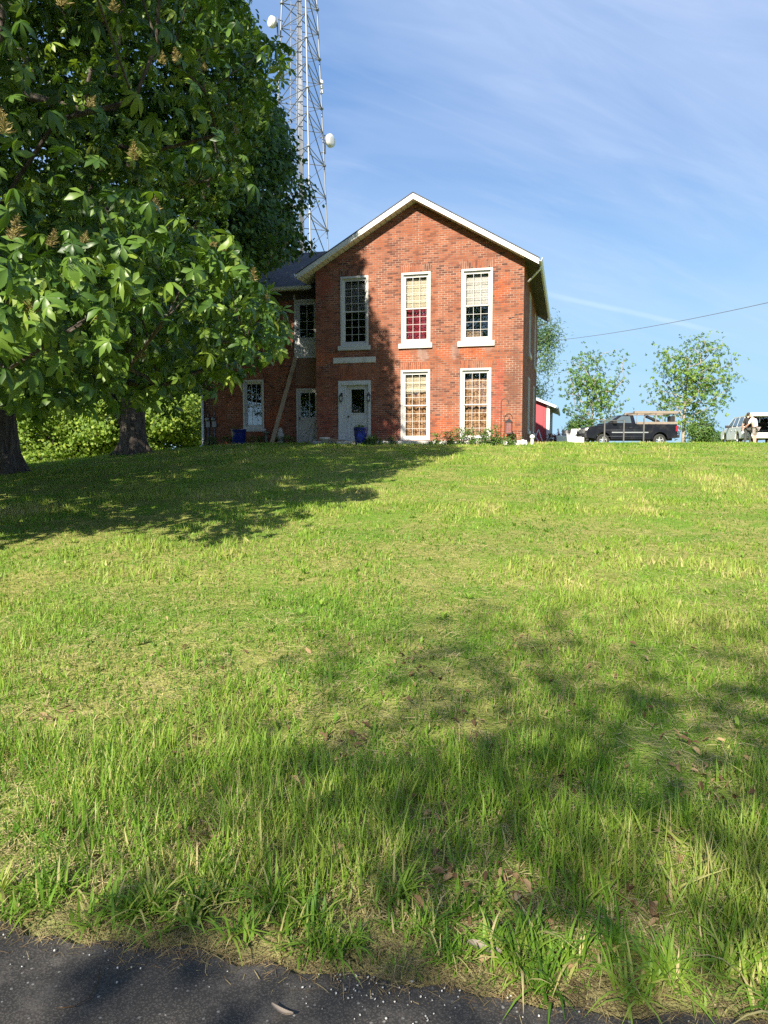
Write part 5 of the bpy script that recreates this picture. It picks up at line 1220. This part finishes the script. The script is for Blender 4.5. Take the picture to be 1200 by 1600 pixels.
# ---- maple behind it
MP_MASK = [(-900, -900), (300, -900), (360, -80), (410, 30), (436, 150), (462, 200), (476, 235), (488, 300), (478, 330), (484, 372), (462, 402), (434, 420), (405, 440), (385, 452), (380, 500), (355, 600), (320, 625), (280, 640), (240, 650), (150, 690), (90, 700), (-900, 700)]
def maple():
    base = np.array([-8.3, 24.0, 0]); base[2] = gz(base[0], base[1]) - .1
    root = local_root('maple_tree', 'dark dense maple with a forked trunk standing behind the chestnut, left of the house', base)
    r_ = np.random.default_rng(9); C = np.array([-8.0, 24.3, 11.2]); Rr = np.array([7.4, 6.2, 9.6]); ends = []
    # foliage pads: ends gather round bough tips so that the outline is lumpy
    pads = []
    def okm(P):
        X, Y, fw = to_px(P); vis = (X > -300) & (X < 1400) & (Y > -300); return (~vis | inside(MP_MASK, X, Y)) & shade_ok(P)
    while len(pads) < 190:
        d = r_.normal(0, 1, 3); d /= np.linalg.norm(d); p = C + d * Rr * r_.uniform(.45, 1) ** .5
        if p[2] < gz(p[0], p[1]) + 2.6: continue
        if not okm(p[None])[0]: continue
        pads.append(p)
    for (x, y) in ((470, 250), (478, 300), (470, 335), (470, 368), (450, 398), (425, 422), (440, 205), (430, 165), (400, 430), (445, 330), (430, 380), (380, 440)):
        for d in (22.6, 24.2, 25.8): pads.append(at(x - 8, y, d))
    fill = shade_fill(520, 25, C, Rr, okm, 2.4)
    for p in pads:
        for k in range(9): ends.append(p + r_.normal(0, 1, 3) * [.75, .75, .38])
    ends = np.array(ends + fill)
    def keep(P):
        X, Y, fw = to_px(P); vis = (X > -200) & (X < 1500) & (Y > -300)
        lump = (vnA(P[:, 2] * 1.1 + 20, P[:, 1] * .7 + 20) - .27) * 70 + (vnB(P[:, 2] * 3.1 + 20, P[:, 1] * 2.3 + 20) - .5) * 34 + 4
        return (~vis | inside(MP_MASK, X + r_.normal(0, 3, len(X)) + lump, Y + r_.normal(0, 3, len(X)) + lump * .4)) & shade_ok(P + r_.normal(0, .12, P.shape))
    lv = leaves_at(ends, 60, .36, CARD, (.11, .20), C, 31, .8, .8, (.42, .22), .6, keep, .5)
    wood = Shift(base); b = base
    pts = [b, b + [0, 0, .35], b + [.02, 0, 1.2], b + [.05, 0, 2.2], b + [.1, 0, 3.4], b + [.2, .1, 5.5], b + [.2, .2, 8], b + [.1, .3, 11], b + [0, .3, 15]]
    trunk_tube(wood, pts, [.60, .45, .39, .37, .35, .29, .22, .15, .05], 18, 8)
    wood.tube([b + [-.2, -.1, 1.0], b + [-.5, -.1, 1.7], b + [-.95, -.1, 2.5], b + [-1.7, -.2, 3.6], b + [-2.6, -.3, 5.5]], [.17, .16, .14, .12, .08], 10, seed=5)
    for k in range(5): a = 2 * PI * k / 5; wood.tube([b + np.array([.9 * math.cos(a), .9 * math.sin(a), -.05]), b + np.array([.55 * math.cos(a), .46 * math.sin(a), .12]), b + np.array([.30 * math.cos(a), .30 * math.sin(a), .6])], [.06, .13, .08], 8, seed=k)
    limbs(wood, pts, .4, [p - np.array([0, 0, .15]) for p in pads if okm((p + [1.2, 0, 0])[None])[0] and okm((p + [.8, 0, -.9])[None])[0]], .02, 6, 2, .1, .16)
    finish_tree(root, wood, lv, M['maple'])
maple()

# ---- generic small trees
def small_tree(name, label, base, height, crown_r, crown_c, ends_n, per, spread, tmpl, size, leafm, r0, seed, cat='tree', group=None, bark=None, trunk_to=.8, q=(.1, .45), tint=(.45, .22), flat=.75, low=.2, lean=0.0, pads=0):
    r_ = np.random.default_rng(seed); base = np.array(base, float); C = base + np.array(crown_c); Rr = np.array(crown_r); ends = []
    root = local_root(name, label, base, cat, group)
    def one():
        while True:
            d = r_.normal(0, 1, 3); d /= np.linalg.norm(d); p = C + d * Rr * r_.uniform(q[0], 1) ** q[1] * (1 + .15 * math.sin(3 * math.atan2(d[1], d[0]) + seed))
            if p[2] > base[2] + low: return p
    if pads:
        for k in range(pads):
            p = one()
            for j in range(max(1, ends_n // pads)): ends.append(p + r_.normal(0, 1, 3) * [Rr[0] * .125, Rr[1] * .125, Rr[2] * .075])
    else: ends = [one() for _ in range(ends_n)]
    ends = np.array(ends); ends[:, 2] = np.maximum(ends[:, 2], base[2] + low)
    lv = leaves_at(ends, per, spread, tmpl, size, C, seed + 1, .6, .7, tint, flat, None, .6)
    wood = Shift(base); n = 7; pts = [base + np.array([lean * t * height + .12 * math.sin(5 * t + seed) * t, .1 * math.sin(4 * t), -.1 + t * height * trunk_to]) for t in np.linspace(0, 1, n)]
    wood.tube(pts, [r0 * (1.25 if i == 0 else 1 - .85 * i / (n - 1)) for i in range(n)], 10, wob=.1, seed=seed)
    limbs(wood, pts, r0, [e for e in ends[:: max(1, len(ends) // 140)]], .010 + .002 * height / 6, 5, seed, .05, r0 * .55)
    finish_tree(root, wood, lv, leafm, bark); return root
CL = [cluster(7, i) for i in range(3)]
def base_at(px_, Y, dz=-.05): x = (px_ - 600) / F_PX * Y; return (x, Y, gz(x, Y) + dz)
small_tree('field_tree', 'slender airy young tree with thin grey trunk behind the pickup cab', base_at(924, 60), 8.2, (2.75, 2.7, 3.5), (.0, 0, 4.75), 1050, 1, .2, CL, (.12, .19), M['field_leaf'], .10, 41, bark=M['bark_pale'], trunk_to=.85, low=1.2, q=(.05, .55), pads=150)
small_tree('field_tree', 'fuller young tree with pale trunk standing between pickup and white car', base_at(1066, 58), 8.8, (3.2, 3.0, 4.0), (.6, 0, 5.1), 1700, 1, .2, CL, (.13, .20), M['field_leaf'], .16, 43, bark=M['bark_pale'], trunk_to=.8, low=.9, tint=(.6, .25), q=(.05, .5), pads=200)
small_tree('round_bush', 'round green bush behind the pickup bonnet', base_at(905, 57), 2.6, (1.15, 1.1, 1.15), (0, 0, 1.45), 120, 34, .16, CARD, (.09, .16), M['shrub_leaf'], .05, 45, 'bush', low=.2)
small_tree('low_bush', 'low green bush at the foot of the fuller young tree', base_at(1095, 56), 2.2, (1.3, 1.1, .95), (0, 0, 1.0), 120, 34, .18, CARD, (.09, .16), M['shrub_leaf'], .05, 47, 'bush', low=.1, tint=(.6, .2))
small_tree('willow_tree', 'grey green drooping tree showing past the right rear corner of the house', base_at(818, 54), 11.5, (2.5, 2.6, 4.4), (.0, 0, 7.0), 300, 36, .30, LONG, (.20, .34), M['willow_leaf'], .16, 49, trunk_to=.8, q=(.3, .45), flat=1.3, low=2.2, pads=40)
for i, (px_, Y, h, rx_, lab) in enumerate(((40, 40, 5.6, 3.4, 'sunlit spring green tree at the far left behind the chestnut trunk'), (120, 44, 6.6, 3.7, 'bright yellow green tree between the two big trunks'), (172, 41, 5.2, 2.9, 'bright low tree just left of the forked maple trunk'), (255, 42, 5.8, 3.1, 'sunlit green tree between maple trunk and house wing'), (300, 47, 7.4, 3.2, 'taller leafy tree rising beside the wing downspout'))):
    small_tree('spring_tree', lab, base_at(px_, Y), h, (rx_, 2.6, h * .5), (0, 0, h * .53), 300, 52, .27, CARD, (.13, .24), M['bright_leaf'], .14, 60 + i, group='sunlit trees beyond the left slope', pads=56, q=(.3, .5), low=.0, tint=(.45, .32))
for i, (px_, Y, h, lab) in enumerate(((-60, 60, 13, 'dark tall tree beyond the left slope, furthest left'), (90, 64, 14, 'dark tall tree standing behind the bright yellow green tree'), (230, 62, 14, 'dark tall tree standing behind the maple trunk'), (330, 66, 12, 'dark tall tree standing behind the house wing'))):
    small_tree('woodland_tree', lab, base_at(px_, Y), h, (5.2, 4.5, h * .48), (0, 0, h * .55), 320, 40, .5, CARD, (.3, .5), M['shrub_leaf'], .25, 80 + i, group='woodland trees behind', pads=60, q=(.3, .5), low=.5)
for i, (px_, Y, h, lab) in enumerate(((1123, 210, 5.2, 'tiny distant dark tree on the skyline left of the white car'), (1133, 230, 4.5, 'tiny distant tree touching the white car front wheel'), (1100, 250, 4.6, 'tiny distant tree beyond the low bush'))):
    small_tree('distant_tree', lab, base_at(px_, Y), h, (3.2, 3, h * .45), (0, 0, h * .5 + 1.5), 60, 14, .5, CARD, (.5, .9), M['maple'], .2, 95 + i, group='distant skyline trees', low=.3)
# tree across the road, behind the camera: it throws the shade over the near verge
def shade_tree():
    base = np.array([-4.2, -11.5, -.05]); root = local_root('roadside_tree', 'broad roadside tree across the road from the house', base); r_ = np.random.default_rng(77)
    spots = [(1.0, 4.5, 10.0, .8), (.35, 5.0, 11, .45), (1.9, 4.0, 9.5, .9), (2.7, 4.5, 10, .5), (.15, 3.6, 8.5, .7), (1.2, 3.3, 8, .9), (2.2, 3.1, 8, .8), (.0, 2.75, 7.5, .5), (.7, 2.5, 7.5, .7), (1.7, 2.3, 7, .7),
             (1.0, 3.9, 9, .6), (-1.0, -2.6, 8, 1.2), (1.5, -2.4, 8, 1.2), (2.4, 3.7, 9, .6), (3.3, 3.5, 9, .6), (3.0, 4.8, 10.5, .35), (-1.0, 2.55, 8, .35), (2.9, 2.2, 8.5, .8), (-.15, 3.35, 8, .4), (-.35, 2.9, 8, .42), (.1, 2.45, 8, .5)]
    ends = []
    for gx, gy, h, rr in spots:
        c = np.array([gx, gy, gz(gx, gy)]) + TO_SUN / TO_SUN[2] * h
        for k in range(int(16 * rr * rr) + 5): ends.append(c + r_.normal(0, 1, 3) * [rr * .48, rr * .55, rr * .3])
    ends = np.array(ends); C = ends.mean(0)
    lv = leaves_at(ends, 13, .50, CARD, (.09, .15), C, 78, .7, .6, (.4, .2), .6, None, .5)
    wood = Shift(base); pts = [base + np.array([.2 * t, -.4 * t, t * 5.2]) for t in np.linspace(0, 1, 7)]
    wood.tube(pts, [.45, .36, .32, .28, .22, .15, .06], 12, wob=.12, seed=2); limbs(wood, pts, .3, ends[::9], .008, 5, 4, .06, .05)
    finish_tree(root, wood, lv, M['maple'])
shade_tree()

# ---- plants by the house
def tuft(name, label, x, y, n, L, wd, matl, cat, seed, tint=(.4, .2), erect=.5, z=None, group=None, spread=.08):
    """clump of strap leaves"""
    r_ = np.random.default_rng(seed); z = gz(x, y) if z is None else z; vs = []; fs = []; ts = []; k = 0
    for i in range(n):
        a = r_.random() * 2 * PI; l = L * r_.uniform(.6, 1.1); lean = r_.uniform(.15, 1) * (1 - erect) + .1; p0 = r_.normal(0, spread, 2); t_ = np.clip(r_.normal(*tint), 0, 1)
        for j in range(5):
            s = j / 4; rr = l * s * lean * (.5 + s); h = l * (s * (1 - .15 * lean) - lean * .85 * s ** 2.4); w_ = wd * (1 - s ** 2) * .5 + .0015
            c = np.array([p0[0] + rr * math.cos(a), p0[1] + rr * math.sin(a), max(h, .01)]); sd = np.array([-math.sin(a), math.cos(a), 0]) * w_
            vs += [c - sd, c + sd]; ts += [t_, t_]
            if j: fs.append((k + 2 * j - 2, k + 2 * j - 1, k + 2 * j + 1, k + 2 * j))
        k += 10
    o = link(name, raw_mesh(name, np.array(vs), np.array(fs), np.array(ts)), matl); o.location = (x, y, z); return tag(o, label, cat, group)
x, y = at_house(2.48, -1.1); tuft('lily_clump', 'strap leaved lily clump beside the blue planter at the front door', x, y, 130, .62, .035, M['willow_leaf'], 'plant', 1, (.25, .2), .35, spread=.16)
tuft('planter_plant', 'small green plant growing in the blue planter at the front door', P1[0], P1[1], 60, .26, .022, M['shrub_leaf'], 'plant', 2, (.55, .2), .5, P1[2] - .05, spread=.09)
tuft('planter_plant', 'sparse plant with faded orange tips in the dark blue planter under the wing window', P2[0] - .1, P2[1], 40, .34, .022, M['flower'], 'plant', 3, (.3, .2), .55, P2[2] - .05, spread=.1)
def weed(u, w_, h, n, label, seed, rr=.22, matl='shrub_leaf', tint=(.55, .2)):
    x, y = at_house(u, w_); r_ = np.random.default_rng(seed); z = gz(x, y); ends = []
    for i in range(n): a = r_.random() * 6.28; q = rr * math.sqrt(r_.random()); ends.append((x + q * math.cos(a) * 1.3, y + q * math.sin(a), z + h * r_.random() ** .7))
    lv = leaves_at(ends, 12, .05, CARD, (.035, .085), (x, y, z), seed + 1, .6, .5, tint, .8, None, .6)
    root = thing('weed_plant', label, 'plant', (x, y, z), 0, 'weeds along the house foot'); v, f, t = lv; link('foliage', raw_mesh('foliage', v - np.array([x, y, z]), f, t), M[matl], root)
    m = MB()
    for e in ends[::2]: m.tube([(0, 0, -.03), ((e[0] - x) * .6, (e[1] - y) * .6, (e[2] - z) * .6), (e[0] - x, e[1] - y, e[2] - z)], [.006, .005, .003], 4)
    m.build('stem', M[matl], root)
weed(5.75, -.62, .58, 38, 'tall leafy weed covering the lower left of the right hand ground floor window', 101, .30)
weed(6.3, -.62, .46, 36, 'bushy weed under the middle of the right hand ground floor window', 102, .34)
weed(6.78, -.66, .66, 40, 'tallest weed at the right frame of the right hand ground floor window', 103, .26)
weed(7.2, -.75, .30, 30, 'low spreading weed in front of the garden lantern', 104, .38)
weed(7.55, -.55, .42, 14, 'thin yellowish weed by the right house corner', 105, .22, 'shrub_leaf', (.85, .1))
weed(4.75, -.52, .42, 16, 'small yellowing weed between the two ground floor windows', 106, .15, 'shrub_leaf', (.8, .15))
weed(5.2, -.52, .50, 18, 'upright weed left of the right hand ground floor window', 107, .16)
weed(3.15, -.5, .26, 10, 'little weed at the left foot of the middle ground floor window', 108, .12)
weed(-2.95, .75, .35, 20, 'low weed under the wing window', 109, .3); weed(-1.5, .6, .30, 18, 'low weed at the foot of the leaning plank', 110, .3); weed(-4.9, .7, .45, 22, 'weed growing under the electric meters', 111, .3); weed(-3.95, .4, .4, 16, 'weed left of the dark blue planter', 112, .2)
x, y = base_at(867, 42.8)[:2]; r_ = np.random.default_rng(5); E_ = [(x + r_.normal(0, .28), y + r_.normal(0, .2), gz(x, y) + r_.uniform(.02, .62)) for _ in range(70)]
rt = thing('red_leaf_shrub', 'small russet leaved shrub at the right corner of the red shed', 'bush', (x, y, gz(x, y))); v, f, t = leaves_at(E_, 14, .06, CARD, (.05, .10), (x, y, gz(x, y)), 6, .5, .5, (.45, .2), .8); link('foliage', raw_mesh('foliage', v - np.array(rt.location), f, t), leaf_mat('russet_leaf', [(0, (.10, .03, .02)), (.5, (.20, .07, .05)), (1, (.30, .14, .09))], .6, .2, .2), rt)
m = MB(); [m.tube([(0, 0, -.05), (e[0] - x, e[1] - y, e[2] - gz(x, y))], [.012, .005], 4) for e in E_[::5]]; m.build('stem', M['bark'], rt)

# ================================================================== GRASS (uncountable: one object each)
def blade(segs, bend, wbase=.5):
    vs = []; fs = []
    for j in range(segs + 1):
        s = j / segs; x = bend * s ** 2; z = s * (1 - .25 * bend * s); w_ = wbase * (1 - s ** 1.8) + .03
        vs += [(x, -w_, z), (x, w_, z)]
        if j: fs.append((2 * j - 2, 2 * j - 1, 2 * j + 1, 2 * j))
    return np.array(vs), np.array(fs)
def grass():
    r_ = np.random.default_rng(123); parts = []
    BARE = []
    for bx, by, br in ((752, 1150, .17), (1052, 1195, .20), (690, 1385, .11), (1045, 1350, .14), (545, 1165, .14), (300, 1180, .12), (660, 1290, .12), (880, 1250, .13), (1130, 1260, .13), (470, 1240, .10), (80, 1130, .16), (840, 1010, .25), (640, 1040, .2), (310, 1330, .07), (800, 1400, .09), (1000, 1440, .09)):
        Q = EYE + ray(bx, by) * np.arange(1.5, 9, .04)[:, None]; h = np.nonzero(Q[:, 2] <= ground_z(Q[:, 0], Q[:, 1]))[0]
        if len(h): BARE.append((Q[h[0]][0], Q[h[0]][1], br))
    def near_(y): return 1 - smooth(3.0, 7.5, y)
    def zone(d0, d1, dens, segs, hmul, wid, xm=1.2, xlim=None, bends=(.12, .35, .7)):
        n = int((d1 - d0) * (.62 * (d0 + d1) + 2 * xm) * dens); y = r_.uniform(d0, d1, n); half = .58 * y + xm; x = r_.uniform(-1, 1, n) * half.max()
        k = np.abs(x) < half; x, y = x[k], y[k]
        if xlim: k = (x > xlim[0]) & (x < xlim[1]); x, y = x[k], y[k]
        s = y - edge_y(x) - (vnC(x * 4 + 60, y * 4 + 60) - .4) * .22
        big = vnA(x * .55 + 60, y * .55 + 60); med = vnB(x * 2.3 + 60, y * 2.3 + 60); sm = vnC(x * 7 + 60, y * 7 + 60)
        cover = .20 * big + .45 * med + .50 * sm
        thin = np.zeros(len(x))
        for bx, by, br in BARE: thin = np.maximum(thin, np.exp(-(((x - bx) / br) ** 2 + ((y - by) / (br * 1.25)) ** 2) ** 2))
        k = (s > .04) & (r_.random(len(x)) > .88 * thin) & (cover + r_.random(len(x)) * .5 > .63 + .10 * (s < .25) + .07 * near_(y)) & ~inhouse(x, y)
        x, y, s, big, med, sm = x[k], y[k], s[k], big[k], med[k], sm[k]; n = len(x)
        tall = np.clip((.6 * med + .4 * big - .28) * 2.2, .1, 1) ** 1.3
        near = 1 - smooth(3.0, 8.5, y)
        # taller unmown band a metre or so in from the road, shorter at its very edge
        h = (.034 + .075 * tall ** 1.5) * (1 - near) + near * (.034 + (.05 + .10 * np.exp(-((s - .75) / .75) ** 2)) * tall)
        h = h * hmul * r_.uniform(.55, 1.25, n)
        yaw = r_.random(n) * 2 * PI; lean = np.abs(r_.normal(0, .32, n)); la = r_.random(n) * 2 * PI
        nrm = np.stack([np.sin(lean) * np.cos(la), np.sin(lean) * np.sin(la), np.cos(lean)], 1); B = basis(nrm, yaw)
        wd = wid * np.clip(r_.lognormal(-.12, .38, n), .45, 2.3)
        B = B * np.stack([h, wd, h], 1)[:, None, :]
        stripe = np.sign(np.sin((x - .27 * y) * 2 * PI / 2.3)) * .075 * smooth(7, 13, y)
        t = .50 + (big - .5) * .46 + (med - .5) * .40 + (sm - .5) * .22 - .17 * near + stripe + r_.normal(0, .10, n)
        dry = r_.random(n) < (.03 + .03 * near + (.10 + .16 * near) * smooth(.5, .75, vnD(x * 1.3 + 30, y * 1.3 + 30)) + .10 * (s < .35))
        t = np.where(dry, r_.uniform(.78, 1.0, n), t); h2 = np.where(dry, .8, 1.0); B = B * h2[:, None, None]
        P = np.stack([x, y, ground_z(x, y) - .004], 1); T = np.clip(t, 0, 1); pick = r_.integers(0, len(bends), n)
        for i, bd in enumerate(bends):
            m = pick == i; tv, tf = blade(segs, bd); parts.append(scatter(tv, tf, P[m], B[m], T[m]))
    def inhouse(x, y):
        u = (x - HX) * HC - (y - HY) * HS; w_ = (x - HX) * HS + (y - HY) * HC
        return ((u > -.1) & (u < W0 + .1) & (w_ > -.34) & (w_ < LEN)) | ((u > WL) & (u < .1) & (w_ > WW - .05) & (w_ < WB))
    zone(1.75, 3.6, 3600, 4, 1.05, .0064, 2.7)
    zone(3.6, 6.5, 2100, 3, 1.05, .0076, 2.8)
    zone(6.5, 12, 800, 3, 1.0, .012, 3.0)
    zone(12, 20, 380, 2, 1.05, .015, 3.5)
    zone(20, 31, 210, 2, 1.1, .022, 4.0)
    zone(31, 50, 90, 1, 1.3, .04, 2.0, (5, 40))
    zone(31, 42, 40, 1, 1.3, .05, 2.0, (-40, -8))
    v, f, t = join(parts); tag(link('lawn_grass', raw_mesh('lawn_grass', v, f, t), M['grass']), 'mown lawn of yellow green grass, longer and clumpy near the road', 'grass', kind='stuff')
    # long coarse tufts hanging over the road edge
    vs = []; fs = []; ts = []; k = 0
    xs = np.concatenate([r_.uniform(-4.2, 4.4, 185), r_.normal(-.35, .12, 7), r_.normal(.9, .25, 10), r_.normal(.5, .2, 6)])
    for x in xs:
        y = edge_y(x) + abs(r_.normal(.10, .12)) + .02; z = gz(x, y); nb = r_.integers(14, 42); L = r_.uniform(.09, .21); t0 = r_.normal(.46, .14)
        for i in range(nb):
            a = r_.random() * 2 * PI; l = L * r_.uniform(.5, 1.15); lean = r_.uniform(.2, 1.0); p0 = r_.normal(0, .022, 2); t_ = np.clip(r_.normal(t0, .08) if r_.random() > .12 else r_.uniform(.8, 1), 0, 1)
            for j in range(5):
                s = j / 4; rr = l * s * lean * (.55 + .45 * s); h = l * (s * (1 - .2 * lean) - lean * .72 * s ** 2.3); w_ = .0031 * (1 - s ** 2) * (1 + .6 * (L > .15)) + .0004
                c = np.array([x + p0[0] + rr * math.cos(a), y + p0[1] + rr * math.sin(a), 0]); c[2] = max(z + h, gz(c[0], c[1]) + .018 + .006 * s); sd = np.array([-math.sin(a), math.cos(a), 0]) * w_
                vs += [c - sd, c + sd]; ts += [t_, t_]
                if j: fs.append((k + 2 * j - 2, k + 2 * j - 1, k + 2 * j + 1, k + 2 * j))
            k += 10
    tag(link('verge_grass', raw_mesh('verge_grass', np.array(vs), np.array(fs), np.array(ts)), M['grass']), 'coarse grass tufts spilling over the edge of the road', 'grass', kind='stuff')
    # dead stems lying on the verge and between the tufts
    n = 125000; x = r_.uniform(-4.4, 4.8, n); s = np.abs(r_.normal(0, .28, n)) - .04 - .10 * r_.random(n) ** 3; far = r_.random(n) < .80; s = np.where(far, .2 + 7.5 * r_.random(n) ** 1.25, s); x = np.where(far, x * (1 + s * .3), x)
    y = edge_y(x) + s; L = np.where(far, r_.uniform(.03, .10, n), r_.uniform(.015, .06, n)); a = r_.random(n) * 2 * PI; P = np.stack([x, y, ground_z(x, y) + .012 + r_.random(n) * .012 + np.where(s < .05, .02, 0)], 1)
    nrm = np.stack([r_.normal(0, .25, n), r_.normal(0, .25, n), np.ones(n)], 1); B = basis(nrm, a); tv, tf = np.array([(-.5, -1, 0), (-.5, 1, 0), (.1, -1, .04), (.1, 1, .04), (.5, -.5, 0), (.5, .5, 0)], float), np.array([(0, 1, 3, 2), (2, 3, 5, 4)])
    v, f, t = scatter(tv, tf, P, B * np.stack([L, np.where(far, .0015, .0009), L], 1)[:, None, :], np.clip(np.where(far, r_.normal(.6, .25, n), r_.normal(.12, .2, n)), 0, 1))
    tag(link('dead_stems', raw_mesh('dead_stems', v, f, t), M['straw']), 'straw and dead grass stems along the verge', 'straw', kind='stuff')
    # fallen leaves
    n = 300; x = r_.uniform(-2.6, 3.4, n); s = r_.uniform(-.03, 3.2, n) ** 1.0; y = edge_y(x) + s
    for bx, by, br in BARE: k = 26; x = np.append(x, bx + r_.normal(0, br * .6, k)); y = np.append(y, by + r_.normal(0, br * .75, k))
    n = len(x); P = np.stack([x, y, ground_z(x, y) + .02 + .02 * r_.random(n)], 1)
    nrm = np.stack([r_.normal(0, .5, n), r_.normal(0, .5, n), np.ones(n)], 1); S = r_.uniform(.018, .055, n); v, f, t = scatter(*leaflet(1, .5, .35, .45, ((0, .05), (.3, .75), (.65, 1.0), (.85, .6), (1, .05))), P, basis(nrm, r_.random(n) * 6.28) * S[:, None, None], r_.random(n))
    tag(link('fallen_leaves', raw_mesh('fallen_leaves', v, f, t), M['dry_leaf']), 'curled brown leaves lying in the near grass', 'leaves', kind='stuff')
    # broad-leaved weeds in the turf
    parts2 = []; rows = ((0, .12), (.4, .8), (.75, 1.0), (1.0, .1)); tv, tf = leaflet(1, .32, .12, -.1, rows)
    n = 120; x = r_.uniform(-3.5, 5, n); s = r_.uniform(.15, 9, n); x = x * (1 + s * .08); y = edge_y(x) + s; P0 = np.stack([x, y, ground_z(x, y)], 1)
    for i in range(7):
        a = 2 * PI * i / 7 + r_.normal(0, .3, n); el = r_.uniform(.25, 1.0, n); d = np.stack([np.cos(a) * np.cos(el), np.sin(a) * np.cos(el), np.sin(el)], 1); up = np.stack([-np.cos(a) * np.sin(el), -np.sin(a) * np.sin(el), np.cos(el)], 1); sd = np.cross(up, d)
        parts2.append(scatter(tv, tf, P0, np.stack([d, sd, up], 2) * r_.uniform(.03, .085, n)[:, None, None], np.clip(r_.normal(.46, .12, n), 0, 1)))
    v, f, t = join(parts2); tag(link('lawn_weeds', raw_mesh('lawn_weeds', v, f, t), M['grass']), 'dandelion and dock rosettes scattered through the lawn', 'weeds', kind='stuff')
    # loose stones on the road edge
    n = 130; x = np.concatenate([r_.uniform(-1.6, 1.6, 70), r_.normal(0.0, .13, 60)]); y = edge_y(x) - np.abs(r_.normal(0, .10, n)) - .03
    bm = bmesh.new(); bmesh.ops.create_icosphere(bm, subdivisions=1, radius=1); tv = np.array([v.co[:] for v in bm.verts]); tf = np.array([[v.index for v in f.verts] for f in bm.faces]); bm.free(); tv = tv * (1 + r_.normal(0, .14, tv.shape))
    S = r_.uniform(.0011, .0034, n) * np.where(r_.random(n) < .05, 1.7, 1); B = basis(r_.normal(0, 1, (n, 3)), r_.random(n) * 6) * (S[:, None] * r_.uniform(.6, 1.3, (n, 3)))[:, None, :]
    v, f, t = scatter(tv, tf, np.stack([x, y, .012 + S * .5], 1), B, np.clip(r_.normal(.6, .3, n), 0, 1))
    m, tt, b = mat('limestone_chips'); tt.put(b.inputs['Base Color'], tt.ramp(tt.new('ShaderNodeAttribute', attribute_name='tint').outputs['Fac'], [(0, (.16, .155, .15)), (.5, (.30, .29, .27)), (1, (.52, .50, .47))])); b.inputs['Roughness'].default_value = .9
    tag(link('loose_gravel', raw_mesh('loose_gravel', v, f, t), m), 'pale stone chips scattered along the road edge', 'gravel', kind='stuff')
    # bark chip and twig on the road
    for (px_, py_, L, w_, nm, lab, cat) in ((882 / 2, 1583, .075, .018, 'wood_chip', 'pale splinter of wood lying on the asphalt', 'wood chip'), (757, 1495, .11, .05, 'curled_bark', 'curled tan piece of bark on the verge at the road edge', 'bark')):
        p = EYE + ray(px_, py_) * (-1.58 / ray(px_, py_)[2]); m = MB(); vs = []; 
        for j in range(7):
            s = j / 6 - .5; q = w_ * (1 - (2 * s) ** 2 * .8) * .5
            for kx in range(5): ang = (kx / 4 - .5) * 2.2; vs.append((s * L, q * math.sin(ang), .012 + q * (1 - math.cos(ang)) * .8 + .012 * s * s * 4))
        vs += [(x_, y_, z_ - .004) for x_, y_, z_ in vs]
        fs = [(j * 5 + kx, j * 5 + kx + 1, j * 5 + kx + 6, j * 5 + kx + 5) for j in range(6) for kx in range(4)]; fs += [tuple(i + 35 for i in f_)[::-1] for f_ in fs]
        m.add(vs, fs, 0, True); o = m.build(nm, M['ladder_wood']); o.location = (p[0], p[1], .012 + (.02 if nm == 'curled_bark' else 0)); o.rotation_euler = (0, 0, -.5); tag(o, lab, cat)
    pts = [(p[0], p[1], .022) for p in (EYE + ray(a, b) * (-1.58 / ray(a, b)[2]) for a, b in ((90, 1576), (115, 1574), (138, 1561), (152, 1540), (156, 1514)))]
    m = MB(); m.tube(pts, .0016, 5); tag(m.build('dry_stalk', M['dry_leaf']), 'long thin dry grass stalk curled on the asphalt', 'stalk')
grass()
